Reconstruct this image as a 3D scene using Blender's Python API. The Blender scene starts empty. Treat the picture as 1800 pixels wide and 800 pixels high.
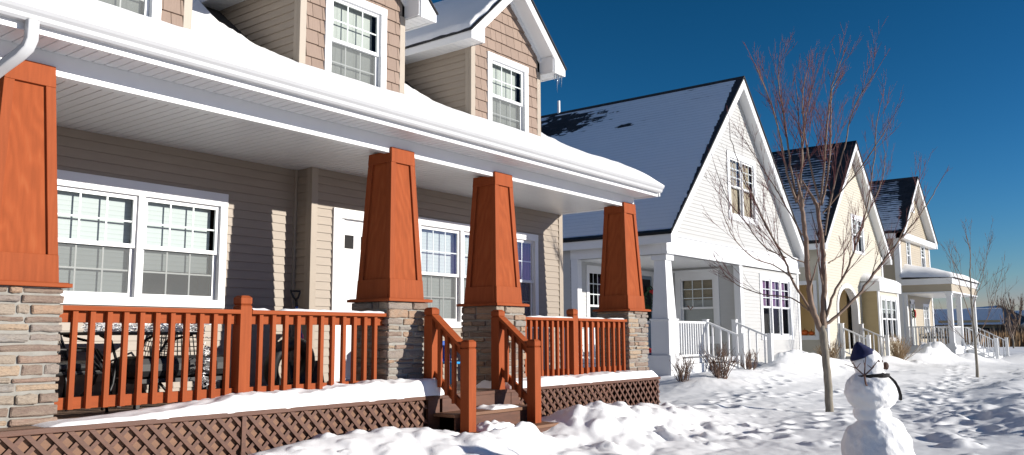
import bpy, bmesh, math, random
import numpy as np
from mathutils import Vector, Matrix, noise as mnoise
random.seed(7)
rng = np.random.default_rng(11)
sc = bpy.context.scene
COL = sc.collection
def R_(d): return math.radians(d)

# ------------------------------------------------------------------ mesh builder
class MB:
    def __init__(s): s.v=[]; s.f=[]; s.uv=[]; s.mi=[]
    def add(s, vs, fs, uv=None, mi=0):
        n=len(s.v); s.v.extend([tuple(p) for p in vs])
        for i,f in enumerate(fs):
            s.f.append([n+k for k in f]); s.mi.append(mi)
            s.uv.append(uv[i] if uv else None)
    def box(s,x0,x1,y0,y1,z0,z1,fr=None,mi=0):
        vs=[(x,y,z) for z in (z0,z1) for y in (y0,y1) for x in (x0,x1)]
        if fr: vs=[fr(*p) for p in vs]
        s.add(vs,[(0,2,3,1),(4,5,7,6),(0,1,5,4),(2,6,7,3),(0,4,6,2),(1,3,7,5)],mi=mi)
    def hexa(s,b,t,mi=0):
        """b, t: four corner points each (bottom loop, top loop)"""
        s.add(list(b)+list(t),[(3,2,1,0),(4,5,6,7),(0,1,5,4),(1,2,6,5),(2,3,7,6),(3,0,4,7)],mi=mi)
    def frustum(s,cx,cy,z0,z1,h0,h1):
        q=lambda h,z:[(cx-h,cy-h,z),(cx+h,cy-h,z),(cx+h,cy+h,z),(cx-h,cy+h,z)]
        s.hexa(q(h0,z0),q(h1,z1))
    def prism(s,poly,d,fr=None):
        """poly: list of 3-d points, extruded by vector d"""
        n=len(poly); d=Vector(d)
        vs=[Vector(p) for p in poly]+[Vector(p)+d for p in poly]
        s.add(vs,[tuple(range(n-1,-1,-1)),tuple(range(n,2*n))]+[(i,(i+1)%n,n+(i+1)%n,n+i) for i in range(n)])
    def quad(s,pts,uv=None,mi=0): s.add(pts,[tuple(range(len(pts)))],[uv] if uv else None,mi)
    def tube(s,pts,rad,n=6,cap=True):
        P=[Vector(p) for p in pts]
        if not hasattr(rad,'__len__'): rad=[rad]*len(P)
        base=len(s.v); up=None
        for i,p in enumerate(P):
            t=(P[min(i+1,len(P)-1)]-P[max(i-1,0)])
            if t.length<1e-9: t=Vector((0,0,1))
            t.normalize()
            if up is None:
                up=Vector((0,0,1)) if abs(t.z)<.9 else Vector((1,0,0))
            a=t.cross(up)
            if a.length<1e-6: a=t.cross(Vector((0,1,0)))
            a.normalize(); b=a.cross(t).normalized(); up=b
            for k in range(n):
                w=2*math.pi*k/n
                s.v.append(tuple(p+(a*math.cos(w)+b*math.sin(w))*rad[i]))
        for i in range(len(P)-1):
            for k in range(n):
                s.f.append([base+i*n+k,base+i*n+(k+1)%n,base+(i+1)*n+(k+1)%n,base+(i+1)*n+k]); s.uv.append(None); s.mi.append(0)
        if cap:
            s.f.append([base+k for k in range(n)][::-1]); s.uv.append(None); s.mi.append(0)
            s.f.append([base+(len(P)-1)*n+k for k in range(n)]); s.uv.append(None); s.mi.append(0)
    def ell(s,c,r,nu=14,nv=9,rot=None,amp=0,sc_=4,seed=0):
        base=len(s.v); c=Vector(c); vs=[]
        for j in range(nv+1):
            th=math.pi*j/nv
            for i in range(nu):
                ph=2*math.pi*i/nu
                d=Vector((math.sin(th)*math.cos(ph),math.sin(th)*math.sin(ph),math.cos(th)))
                k=1+amp*mnoise.noise(d*sc_+Vector((seed,seed*1.7,0))) if amp else 1
                p=Vector((d.x*r[0],d.y*r[1],d.z*r[2]))*k
                if rot: p=rot@p
                vs.append(c+p)
        fs=[]
        for j in range(nv):
            for i in range(nu):
                fs.append((j*nu+i,j*nu+(i+1)%nu,(j+1)*nu+(i+1)%nu,(j+1)*nu+i))
        s.add(vs,fs)
    def build(s,name,mats,parent=None,smooth=False,bevel=0,at=None,tag_=None):
        o0=wpos(parent) if parent else Vector((0,0,0))
        if at is not None: off=Vector(at)
        else: off=o0
        me=bpy.data.meshes.new(name)
        me.from_pydata([(p[0]-off.x,p[1]-off.y,p[2]-off.z) for p in s.v],[],s.f)
        if not isinstance(mats,(list,tuple)): mats=[mats]
        for m in mats: me.materials.append(m)
        if any(s.mi): me.polygons.foreach_set('material_index',s.mi)
        if any(u is not None for u in s.uv):
            ul=me.uv_layers.new(name='UVMap')
            for p,u in zip(me.polygons,s.uv):
                if u:
                    for li,c in zip(p.loop_indices,u): ul.data[li].uv=c
        bm=bmesh.new(); bm.from_mesh(me); bmesh.ops.recalc_face_normals(bm,faces=bm.faces[:]); bm.to_mesh(me); bm.free()
        if smooth: me.polygons.foreach_set('use_smooth',[True]*len(me.polygons))
        me.update()
        o=bpy.data.objects.new(name,me); COL.objects.link(o)
        o.location=off-o0 if parent else off
        if parent: o.parent=parent
        if bevel:
            b=o.modifiers.new('bevel','BEVEL'); b.width=bevel; b.segments=2; b.limit_method='ANGLE'; b.angle_limit=R_(40)
        return o
def wpos(o):
    p=Vector((0,0,0))
    while o: p=p+Vector(o.location); o=o.parent
    return p
def tag(o,label=None,cat=None,group=None,kind=None):
    if label: o['label']=label
    if cat: o['category']=cat
    if group: o['group']=group
    if kind: o['kind']=kind
    return o
def empty(name,loc,label,cat,group=None):
    o=bpy.data.objects.new(name,None); COL.objects.link(o); o.location=loc; o.empty_display_size=.2
    return tag(o,label,cat,group)
def fY(y):  return lambda a,b,c:(a,y-b,c)      # wall facing the street (-Y)
def fX(x):  return lambda a,b,c:(x-b,a,c)      # wall facing -X

# ------------------------------------------------------------------ materials
class NT:
    def __init__(s,name):
        s.m=bpy.data.materials.new(name); s.m.use_nodes=True; s.t=s.m.node_tree
        s.t.nodes.clear(); s.out=s.n('ShaderNodeOutputMaterial')
    def n(s,ty,**kw):
        x=s.t.nodes.new(ty)
        for k,v in kw.items(): setattr(x,k,v)
        return x
    def l(s,a,b): s.t.links.new(a,b)
    def math(s,op,a,b=None,c=None,clamp=False):
        x=s.n('ShaderNodeMath',operation=op,use_clamp=clamp)
        for i,v in enumerate((a,b,c)):
            if v is None: continue
            if isinstance(v,(int,float)): x.inputs[i].default_value=v
            else: s.l(v,x.inputs[i])
        return x.outputs[0]
    def coord(s,kind='Object',scale=(1,1,1),loc=(0,0,0)):
        tc=s.n('ShaderNodeTexCoord'); mp=s.n('ShaderNodeMapping')
        mp.inputs['Scale'].default_value=scale; mp.inputs['Location'].default_value=loc
        s.l(tc.outputs[kind],mp.inputs['Vector']); return mp.outputs['Vector']
    def noise(s,vec,scale,detail=4,rough=.55,dist=0):
        x=s.n('ShaderNodeTexNoise'); x.inputs['Scale'].default_value=scale; x.inputs['Detail'].default_value=detail
        x.inputs['Roughness'].default_value=rough; x.inputs['Distortion'].default_value=dist
        if vec is not None: s.l(vec,x.inputs['Vector'])
        return x.outputs['Fac']
    def ramp(s,fac,stops,interp='LINEAR'):
        x=s.n('ShaderNodeValToRGB'); x.color_ramp.interpolation=interp
        el=x.color_ramp.elements
        while len(el)<len(stops): el.new(.5)
        for e,(p,c) in zip(el,stops):
            e.position=p; e.color=(*c,1) if len(c)==3 else c
        s.l(fac,x.inputs['Fac']); return x.outputs['Color']
    def mix(s,fac,a,b,blend='MIX'):
        x=s.n('ShaderNodeMix',data_type='RGBA',blend_type=blend)
        for sock,v in ((x.inputs[0],fac),(x.inputs[6],a),(x.inputs[7],b)):
            if isinstance(v,(int,float)): sock.default_value=v
            elif isinstance(v,tuple): sock.default_value=(*v,1) if len(v)==3 else v
            else: s.l(v,sock)
        return x.outputs[2]
    def bump(s,h,strength=.3,dist=.01,normal=None):
        x=s.n('ShaderNodeBump'); x.inputs['Strength'].default_value=strength; x.inputs['Distance'].default_value=dist
        s.l(h,x.inputs['Height'])
        if normal is not None: s.l(normal,x.inputs['Normal'])
        return x.outputs['Normal']
    def pbr(s,col,rough=.6,normal=None,spec=.5,metal=0,**kw):
        p=s.n('ShaderNodeBsdfPrincipled')
        for k,v in (('Base Color',col),('Roughness',rough),('Specular IOR Level',spec),('Metallic',metal)):
            if isinstance(v,(int,float)): p.inputs[k].default_value=v
            elif isinstance(v,tuple): p.inputs[k].default_value=(*v,1)
            else: s.l(v,p.inputs[k])
        for k,v in kw.items(): p.inputs[k.replace('_',' ')].default_value=v
        if normal is not None: s.l(normal,p.inputs['Normal'])
        s.l(p.outputs[0],s.out.inputs['Surface']); return p
def paint(name,col,rough=.5,var=.06,scale=6,bump=.05,stretch=(1,1,1),spec=.4,dirt=None):
    t=NT(name); v=t.coord('Object',stretch)
    n=t.noise(v,scale,5)
    lo=tuple(c*(1-var) for c in col); hi=tuple(min(1,c*(1+var)) for c in col)
    c=t.ramp(n,[(.3,lo),(.7,hi)])
    if dirt:
        d=t.noise(t.coord('Object',(1,1,1),(3,1,2)),1.7,6,.7)
        c=t.mix(t.ramp(d,[(.5,(0,0,0)),(.8,(.35,.35,.35))]),c,dirt)
    fine=t.noise(v,scale*14,3)
    t.pbr(c,rough,t.bump(fine,bump,.004),spec)
    return t.m
def snow_mat(name,scale=1,strength=.5,col=(.89,.895,.905),big=.02):
    t=NT(name); v=t.coord('Object')
    a=t.noise(v,9*scale,5,.6); b=t.noise(v,60*scale,4,.7)
    h=t.math('ADD',t.math('MULTIPLY',a,1.),t.math('MULTIPLY',b,.28))
    n=t.bump(h,strength,big)
    c=t.ramp(t.noise(v,2.2,4),[(.3,tuple(x*.97 for x in col)),(.7,col)])
    t.pbr(c,.65,n,.25)
    return t.m
def wood_red(name,base=(.295,.068,.021),rough=.5,axis='z',wv=.06):
    t=NT(name)
    st={'z':(9,9,.9),'x':(.9,9,9)}[axis]
    v=t.coord('Object',st)
    warp=t.noise(t.coord('Object',(1.2,1.2,.5) if axis=='z' else (.5,1.2,1.2)),2.2,3)
    w=t.n('ShaderNodeTexWave',wave_type='BANDS',bands_direction='X' if axis=='z' else 'Z')
    w.inputs['Scale'].default_value=1.0; w.inputs['Distortion'].default_value=9; w.inputs['Detail'].default_value=3
    w.inputs['Detail Scale'].default_value=.9; t.l(v,w.inputs['Vector'])
    n=t.noise(v,2.6,6,.65)
    g=t.math('ADD',t.math('MULTIPLY',w.outputs['Fac'],wv),t.math('MULTIPLY',n,.84-wv))
    c=t.ramp(g,[(.2,tuple(x*.72 for x in base)),(.5,base),(.85,(base[0]*1.28,base[1]*1.5,base[2]*1.7))])
    blotch=t.noise(t.coord('Object'),3,4)
    c=t.mix(t.math('MULTIPLY',blotch,.35),c,tuple(x*.8 for x in base))
    t.pbr(c,.68,t.bump(g,.18,.004),.12)
    return t.m
M={}
M['snow']=snow_mat('snow',1,.4,big=.009)
M['snow_smooth']=snow_mat('smooth snow',.5,.28,big=.012)
M['snowman']=snow_mat('packed snow',1.0,.55,big=.02)
M['tan']=paint('tan siding',(.285,.238,.19),.5,.05,3,.06,(1,1,8))
M['tan_trim']=paint('tan trim',(.31,.262,.21),.5,.04,4)
M['white']=paint('white vinyl',(.70,.71,.72),.35,.025,3,.03,spec=.5)
M['wsiding']=paint('white siding',(.44,.44,.43),.45,.03,2,.04,(1,1,6))
M['gsiding']=paint('pale grey porch siding',(.46,.465,.46),.5,.03,2,.04,(1,1,6))
M['yellow']=paint('cream yellow siding',(.485,.455,.375),.5,.03,2,.04,(1,1,6))
M['ochre']=paint('ochre porch siding',(.40,.31,.17),.5,.04,2,.04,(1,1,6))
M['ochre_bounce']=paint('bounce-lit ochre entry',(.62,.50,.30),.5,.03,2,.04)  # paler copy of ochre: bounced light inside the arch put into the colour
M['beige']=paint('beige siding',(.38,.33,.25),.5,.03,2,.04,(1,1,6))
M['gutter']=paint('gutter aluminium',(.50,.51,.525),.35,.02,3,.02,spec=.6)
M['wood']=wood_red('red stained wood')
def plywood(name,base=(.295,.068,.021)):
    t=NT(name); v=t.coord('Object',(1,1,.30))
    w=t.n('ShaderNodeTexWave',wave_type='BANDS',bands_direction='DIAGONAL'); w.inputs['Scale'].default_value=5.5; w.inputs['Distortion'].default_value=11; w.inputs['Detail'].default_value=2.2
    w.inputs['Detail Scale'].default_value=1.15; w.inputs['Detail Roughness'].default_value=.45; t.l(v,w.inputs['Vector'])
    n=t.noise(t.coord('Object',(14,14,1.2)),2.4,5,.6)
    g=t.math('ADD',t.math('MULTIPLY',w.outputs['Fac'],.20),t.math('MULTIPLY',n,.66))
    c=t.ramp(g,[(.18,tuple(x*.78 for x in base)),(.5,base),(.72,(base[0]*1.12,base[1]*1.35,base[2]*1.5)),(.9,(base[0]*1.25,base[1]*2.0,base[2]*2.6))])
    t.pbr(c,.7,t.bump(g,.2,.004),.10); return t.m
M['plywood']=plywood('red stained plywood')
M['woodx']=wood_red('red stained rail wood',axis='x')
M['brown']=paint('brown painted wood',(.09,.034,.018),.55,.25,5,.15,(1,6,6),dirt=(.10,.055,.036))
M['brownback']=paint('brown back board',(.165,.08,.042),.6,.12,4,.1,(1,6,6))
M['deckwood']=paint('deck boards',(.26,.17,.12),.65,.18,4,.2,(1,8,8))
M['mortar']=paint('mortar',(.27,.26,.235),.9,.12,14,.5)
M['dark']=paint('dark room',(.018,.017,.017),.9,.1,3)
M['darkshingle']=paint('dark shingles',(.035,.034,.036),.85,.3,14,.4)
M['black']=paint('black metal',(.014,.014,.015),.45,.2,9)
M['mesh']=paint('black mesh',(.02,.02,.02),.6,.2,30)
M['concrete']=paint('concrete',(.36,.35,.33),.85,.12,5,.3)
M['navy']=paint('navy knit',(.012,.017,.07),.9,.25,40,.5)
M['scarf']=paint('black scarf',(.012,.011,.012),.9,.25,40,.5)
M['blue']=paint('blue plastic',(.02,.32,.80),.35,.04,4,.02)
M['darkblue']=paint('dark blue plastic',(.02,.09,.40),.35,.05,4,.02)
M['pink']=paint('pink plastic',(.6,.04,.18),.4,.05,4)
M['orange']=paint('pumpkin orange',(.65,.13,.015),.5,.15,6)
M['redleaf']=paint('red leaves',(.5,.02,.025),.6,.25,12)
M['green']=paint('evergreen',(.02,.055,.022),.7,.3,20)
M['silver']=paint('silver tinsel',(.75,.76,.78),.25,.1,20,spec=.8)
M['cone']=paint('brown cone',(.06,.028,.018),.7,.4,40,.6)
M['stick']=paint('brown stick',(.11,.06,.045),.8,.3,20,.4)
M['grille']=paint('lattice dark',(.02,.018,.016),.9,.1,4)
def _stone():
    t=NT('ledge stone'); g=t.n('ShaderNodeNewGeometry')
    c=t.ramp(g.outputs['Random Per Island'],[(0,(.19,.135,.11)),(.2,(.33,.215,.145)),(.36,(.235,.20,.18)),(.54,(.36,.265,.185)),(.68,(.27,.18,.14)),(.80,(.30,.25,.20)),(.9,(.25,.235,.22))],'CONSTANT')
    v=t.coord('Object',(1,1,2.2))
    n=t.noise(v,13,6,.65); n2=t.noise(v,45,4,.6)
    c=t.mix(t.ramp(n,[(.35,(0,0,0)),(.75,(.7,.7,.7))]),c,(.30,.25,.195))
    c=t.mix(t.ramp(n2,[(.3,(.4,.4,.4)),(.55,(0,0,0))]),c,(.11,.08,.066))
    h=t.math('ADD',n,t.math('MULTIPLY',n2,.35))
    t.pbr(c,.85,t.bump(h,.8,.018),.25); return t.m
M['stone']=_stone()
def _shake():
    t=NT('brown shakes'); g=t.n('ShaderNodeNewGeometry')
    c=t.ramp(g.outputs['Random Per Island'],[(0,(.225,.162,.127)),(.5,(.265,.193,.152)),(1,(.245,.178,.14))])
    v=t.coord('Object',(30,30,1.2)); n=t.noise(v,2.,4,.6)
    c=t.mix(t.ramp(n,[(.3,(.35,.35,.35)),(.6,(0,0,0))]),c,(.18,.125,.095))
    t.pbr(c,.65,t.bump(n,.35,.006),.3); return t.m
M['shake']=_shake()
def _glass(name,tint,film,rough=.015,refl=1.0):
    t=NT(name)
    tr=t.n('ShaderNodeBsdfTransparent'); tr.inputs[0].default_value=(*tint,1)
    gl=t.n('ShaderNodeBsdfGlossy'); gl.inputs['Roughness'].default_value=rough; gl.inputs[0].default_value=(.95,.97,1,1)
    v=t.coord('Object'); gl_n=t.bump(t.noise(v,1.3,2),.06,.02); t.l(gl_n,gl.inputs['Normal'])
    fr=t.n('ShaderNodeFresnel'); fr.inputs[0].default_value=1.5
    f=t.math('MULTIPLY',fr.outputs[0],0.20*refl,clamp=True)
    mx=t.n('ShaderNodeMixShader'); t.l(f,mx.inputs[0]); t.l(tr.outputs[0],mx.inputs[1]); t.l(gl.outputs[0],mx.inputs[2])
    last=mx.outputs[0]
    if film:
        d=t.n('ShaderNodeBsdfDiffuse'); d.inputs[0].default_value=(*film[0],1)
        m2=t.n('ShaderNodeMixShader'); m2.inputs[0].default_value=film[1]
        t.l(last,m2.inputs[1]); t.l(d.outputs[0],m2.inputs[2]); last=m2.outputs[0]
    t.l(last,t.out.inputs['Surface']); return t.m
M['glass']=_glass('window glass',(.93,.96,.95),None)
M['screen']=_glass('screened glass',(.84,.86,.85),((.21,.22,.22),.42))
M['farglass']=_glass('far window glass',(.9,.93,.93),None,.02,.6)
def _blind(name,col,slats=True,axis='z'):
    t=NT(name); v=t.coord('Object')
    w=t.n('ShaderNodeTexWave',wave_type='BANDS',bands_direction='Z' if axis=='z' else 'X',wave_profile='SAW'); t.l(v,w.inputs['Vector'])
    w.inputs['Scale'].default_value=6.5 if axis=='z' else 2.2
    w.inputs['Distortion'].default_value=0 if axis=='z' else 2.
    c=t.mix(t.ramp(w.outputs['Fac'],[(0,(.5,.5,.5)),(.22,(0,0,0)),(1,(.1,.1,.1))]),col,tuple(x*.55 for x in col))
    t.pbr(c,.6,t.bump(w.outputs['Fac'],.3,.01),.3); return t.m
M['blind']=_blind('white blind',(.47,.51,.515))
M['tanblind']=_blind('tan blind',(.33,.27,.19))
M['curtain']=_blind('purple curtain',(.13,.055,.14),axis='x')
M['paleblind']=_blind('grey drape',(.36,.38,.36),axis='x')
def roof_mat(name,cov,edge_u=.22,ridge_v=6,patch=.5,row=.14,streak=.35,ridge_w=.12,grad=.0,spot=None,speck=.0):
    """snow lying on dark shingle rows; u runs from the front rake, v up the slope (metres)"""
    t=NT(name); tc=t.n('ShaderNodeTexCoord'); sp=t.n('ShaderNodeSeparateXYZ'); t.l(tc.outputs['UV'],sp.inputs[0])
    u,v=sp.outputs[0],sp.outputs[1]
    def nz(su,sv,sc_,d=4,r=.55):
        mp=t.n('ShaderNodeMapping'); t.l(tc.outputs['UV'],mp.inputs['Vector']); mp.inputs['Scale'].default_value=(su,sv,1); return t.noise(mp.outputs[0],sc_,d,r)
    c0=lambda x:t.math('SUBTRACT',x,.5)
    big=nz(.34,.8,.9); fine=nz(1.1,7.5,1.5,5,.7); blot=nz(2.2,2.2,1.,5,.65)
    rowf=t.math('FRACT',t.math('DIVIDE',v,row)); rowi=t.math('FLOOR',t.math('DIVIDE',v,row))
    cb=t.n('ShaderNodeCombineXYZ'); t.l(t.math('MULTIPLY',u,1.1),cb.inputs[0]); t.l(t.math('MULTIPLY',rowi,3.7),cb.inputs[1])
    jag=t.noise(cb.outputs[0],1.6,3,.6)
    val=t.math('ADD',t.math('MULTIPLY',c0(big),patch*2.6),cov)
    val=t.math('ADD',val,t.math('MULTIPLY',c0(fine),streak*1.6))
    val=t.math('ADD',val,t.math('MULTIPLY',c0(jag),streak*1.8))
    val=t.math('ADD',val,t.math('MULTIPLY',t.math('SUBTRACT',.5,rowf),streak))
    val=t.math('ADD',val,t.math('MULTIPLY',t.math('SUBTRACT',.45,t.math('DIVIDE',v,ridge_v)),grad))
    # ragged bare strip along the rake, wider towards the ridge
    uw=t.math('ADD',t.math('MULTIPLY',t.math('DIVIDE',v,ridge_v),edge_u*.75),edge_u*.25)
    uj=t.math('ADD',u,t.math('MULTIPLY',c0(jag),edge_u*.6))
    e=t.math('MAXIMUM',t.math('DIVIDE',t.math('SUBTRACT',uw,uj),edge_u*.5),0); val=t.math('SUBTRACT',val,t.math('MULTIPLY',e,1.5))
    r=t.math('MAXIMUM',t.math('DIVIDE',t.math('SUBTRACT',v,ridge_v-ridge_w),ridge_w*.5),0); val=t.math('SUBTRACT',val,t.math('MULTIPLY',r,2.))
    lo=t.math('MAXIMUM',t.math('DIVIDE',t.math('SUBTRACT',.12,v),.10),0); val=t.math('SUBTRACT',val,t.math('MULTIPLY',lo,1.5))
    if spot:
        for (su,sv,ru,rv,k) in spot:
            du=t.math('DIVIDE',t.math('SUBTRACT',u,su),ru); dv=t.math('DIVIDE',t.math('SUBTRACT',v,sv),rv)
            dd=t.math('ADD',t.math('MULTIPLY',du,du),t.math('MULTIPLY',dv,dv)); dd=t.math('ADD',dd,t.math('MULTIPLY',c0(jag),2.6)); dd=t.math('ADD',dd,t.math('MULTIPLY',c0(fine),1.6))
            g=t.math('MAXIMUM',t.math('SUBTRACT',1,dd),0); val=t.math('SUBTRACT',val,t.math('MULTIPLY',g,k))
    snow=t.ramp(val,[(.45,(0,0,0)),(.57,(1,1,1))])
    bk=t.n('ShaderNodeTexBrick'); t.l(tc.outputs['UV'],bk.inputs['Vector']); bk.inputs['Scale'].default_value=1
    bk.inputs['Brick Width'].default_value=.3; bk.inputs['Row Height'].default_value=row; bk.inputs['Mortar Size'].default_value=.006
    bk.inputs['Color1'].default_value=(.035,.034,.037,1); bk.inputs['Color2'].default_value=(.055,.052,.055,1); bk.inputs['Mortar'].default_value=(.012,.012,.012,1)
    thin=t.ramp(val,[(.55,(.8,.8,.8)),(1.0,(0,0,0))])
    butt=t.ramp(rowf,[(.0,(.30,.30,.30)),(.16,(.02,.02,.02)),(.8,(0,0,0)),(1.,(.22,.22,.22))])
    film=t.math('MULTIPLY',t.math('MAXIMUM',thin,.22),t.math('ADD',butt,t.math('MULTIPLY',fine,.12)))
    c=t.mix(snow,bk.outputs['Color'],t.mix(film,(.89,.905,.93),bk.outputs['Color']))
    h=t.math('ADD',t.math('MULTIPLY',t.math('MINIMUM',val,1.1),1.),t.math('MULTIPLY',rowf,-.35)); h=t.math('ADD',h,t.math('MULTIPLY',blot,.5))
    t.pbr(c,.7,t.bump(h,.75,.05),.25); return t.m
SUN_E=4.3; SKY_E=.05; SKY=(300,1.0,0.0,4.0); SKY_G=((2.4,.174,4.4),(1.5,.485,4.55),(1.75,.370,10.0)); EXPO=0.69
# ------------------------------------------------------------------ shared building parts
def siding(mb,fr,a0,a1,c0,c1,holes=(),ex=.1,t=.013,clip=None):
    k0=0; c=c0
    while c<c1-1e-4:
        ct=min(c+ex,c1)
        br=sorted({c,ct,*[h for H in holes for h in (H[2],H[3]) if c<h<ct]})
        for z0,z1 in zip(br[:-1],br[1:]):
            lo,hi=a0,a1
            if clip: lo,hi=clip((z0+z1)/2); lo=max(lo,a0); hi=min(hi,a1)
            if hi<=lo+.01: continue
            zm=(z0+z1)/2; iv=[(lo,hi)]
            for H in holes:
                if H[2]<zm<H[3]:
                    iv=[p for (p0,p1) in iv for p in ((p0,min(p1,H[0])),(max(p0,H[1]),p1)) if p[1]-p[0]>.005]
            b0=t*(1-(z0-c)/ex)+.002; b1=t*(1-(z1-c)/ex)+.002
            for p0,p1 in iv:
                mb.add([fr(p0,b0,z0),fr(p1,b0,z0),fr(p1,b1,z1),fr(p0,b1,z1)],[(0,1,2,3)])
                if z0==c: mb.add([fr(p0,-.01,z0),fr(p1,-.01,z0),fr(p1,b0,z0),fr(p0,b0,z0)],[(0,1,2,3)])
        c+=ex
def window(parent,fr,a0,a1,c0,c1,units=1,cols=3,rows=2,trim=.09,head=.11,sill=.09,blind='blind',detail=True,low_grid=True,hood=False,
           screen=True,low_blind=1.0,frame='white',label=None,blinds=None,depth=.5):
    """double-hung window in a casing; a0..c1 is the outside of the casing. The wall leaves the same rectangle open."""
    mb=MB(); i0,i1,j0,j1=a0+trim,a1-trim,c0+sill,c1-head
    mb.box(a0,i0,-.03,.034,j0,j1,fr); mb.box(i1,a1,-.03,.034,j0,j1,fr)
    mb.box(a0,a1,-.03,.037,c0,j0,fr); mb.box(a0,a1,-.03,.037,j1,c1,fr)
    if hood: mb.box(a0-.05,a1+.05,-.02,.07,c1,c1+.05,fr)
    mul=.07; w=(i1-i0-mul*(units-1))/units
    for k in range(units-1):
        x=i0+(k+1)*w+k*mul; mb.box(x,x+mul,-.05,.024,j0,j1,fr)
    W=mb.build('window',M[frame],parent,bevel=.004 if detail else 0)
    if label: W['label']=label
    fm=MB(); gm=MB(); gs=MB(); bl=MB(); rm=MB(); mid=j0+(j1-j0)*.5; s=.042 if detail else .05
    for k in range(units):
        x0=i0+k*(w+mul); x1=x0+w
        for (z0,z1,b,up) in ((mid-.02,j1,-.012,True),(j0,mid+.02,-.042,False)):
            fm.box(x0,x0+s,b-.02,b+.01,z0,z1,fr); fm.box(x1-s,x1,b-.02,b+.01,z0,z1,fr)
            fm.box(x0+s,x1-s,b-.02,b+.0085,z0,z0+s,fr); fm.box(x0+s,x1-s,b-.02,b+.0085,z1-s,z1,fr)
            (gm if up or not screen else gs).quad([fr(x0+s,b,z0+s),fr(x1-s,b,z0+s),fr(x1-s,b,z1-s),fr(x0+s,b,z1-s)])
            if up or low_grid:
                g=.0085 if detail else .013
                for q in range(1,cols):
                    xx=x0+s+(w-2*s)*q/cols; fm.box(xx-g,xx+g,b-.009,b-.003,z0+s,z1-s,fr)
                for q in range(1,rows):
                    zz=z0+s+(z1-z0-2*s)*q/rows; fm.box(x0+s,x1-s,b-.0095,b-.0025,zz-g,zz+g,fr)
        bk=(blinds[k] if blinds else (blind,low_blind)); 
        if bk[0]:
            zb=j1-.0-(j1-j0)*bk[1]
            lay=.10
            n=len(bl.f); bl.quad([fr(x0+.01,-lay,zb),fr(x1-(.05 if k==units-1 else .01),-lay,zb),fr(x1-(.05 if k==units-1 else .01),-lay,j1),fr(x0+.01,-lay,j1)])
    fm.build('sash',M[frame],W); gm.build('glass',M['glass' if detail else 'farglass'],W)
    if gs.v: gs.build('screened_glass',M['screen'],W)
    if bl.v: bl.build('blind' if (blinds or [(blind,1)])[0][0]!='curtain' else 'curtain',M[(blinds[0][0] if blinds else blind)],W)
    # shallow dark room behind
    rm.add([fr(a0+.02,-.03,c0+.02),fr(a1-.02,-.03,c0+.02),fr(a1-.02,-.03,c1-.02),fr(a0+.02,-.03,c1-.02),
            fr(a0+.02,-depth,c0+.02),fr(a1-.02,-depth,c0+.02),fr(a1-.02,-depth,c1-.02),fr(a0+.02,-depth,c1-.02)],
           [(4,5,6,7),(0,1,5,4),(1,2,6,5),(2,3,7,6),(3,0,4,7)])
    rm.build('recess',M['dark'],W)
    return W
def shakes(mb,fr,a0,a1,c0,c1,holes=(),clip=None,ex=.17,t=.022,rs=None):
    rs=rs or random.Random(3); c=c0
    while c<c1:
        ct=c+ex; x=a0-rs.random()*.15
        while x<a1:
            w=rs.choice([.12,.15,.18,.2,.24]); x1=x+w
            zb=c+rs.uniform(-.004,.004)
            zz=sorted({zb,ct,*[h for H in holes for h in (H[2],H[3]) if zb+.005<h<ct-.005]})
            for z0,z1 in zip(zz[:-1],zz[1:]):
                lo0,hi0=a0,a1
                if clip: lo0,hi0=clip(z0+.02); 
                p0,p1=max(x,lo0,a0),min(x1-.006,hi0,a1)
                segs=[(p0,p1)]; zm=(z0+z1)/2
                for H in holes:
                    if H[2]<zm<H[3]: segs=[q for (s0,s1) in segs for q in ((s0,min(s1,H[0])),(max(s0,H[1]),s1))]
                for s0,s1 in segs:
                    if s1-s0<.012: continue
                    e0,e1=s0,s1
                    if clip:
                        l2,h2=clip(z1); e0=max(s0,l2); e1=min(s1,h2)
                        if e1<e0: e0=e1=(e0+e1)/2
                    b0=t*(1-(z0-zb)/ex)+.004; b1=t*(1-(z1-zb)/ex)+.004
                    mb.add([fr(s0,-.004,z0),fr(s1,-.004,z0),fr(e1,-.004,z1),fr(e0,-.004,z1),fr(s0,b0,z0),fr(s1,b0,z0),fr(e1,b1,z1),fr(e0,b1,z1)],
                           [(0,1,5,4),(1,2,6,5),(2,3,7,6),(3,0,4,7),(4,5,6,7)])
            x=x1
        c=ct
def post_newel(parent,x,y,z0,z1,w=.06,mat='wood',name='newel_post'):
    mb=MB(); mb.box(x-w,x+w,y-w,y+w,z0,z1-.095)
    mb.frustum(x,y,z1-.095,z1-.085,w,w*.84); mb.frustum(x,y,z1-.085,z1-.075,w*.84,w)
    mb.box(x-w,x+w,y-w,y+w,z1-.075,z1-.02); mb.frustum(x,y,z1-.02,z1,w,w*.62)
    return mb.build(name,M[mat],parent,bevel=.004)

# ================================================================== BROWN HOUSE (near, left)
ZD=-.62; ZC=2.07; ZG=-1.2
W1=8.5; W2=8.2; XB=6.63; XE=11.98; XL=-2.0
H=empty('brown_house',(5,8.5,ZG),'brown sided house in the foreground with red timber porch columns, stone piers and shingled dormers','house')
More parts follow.
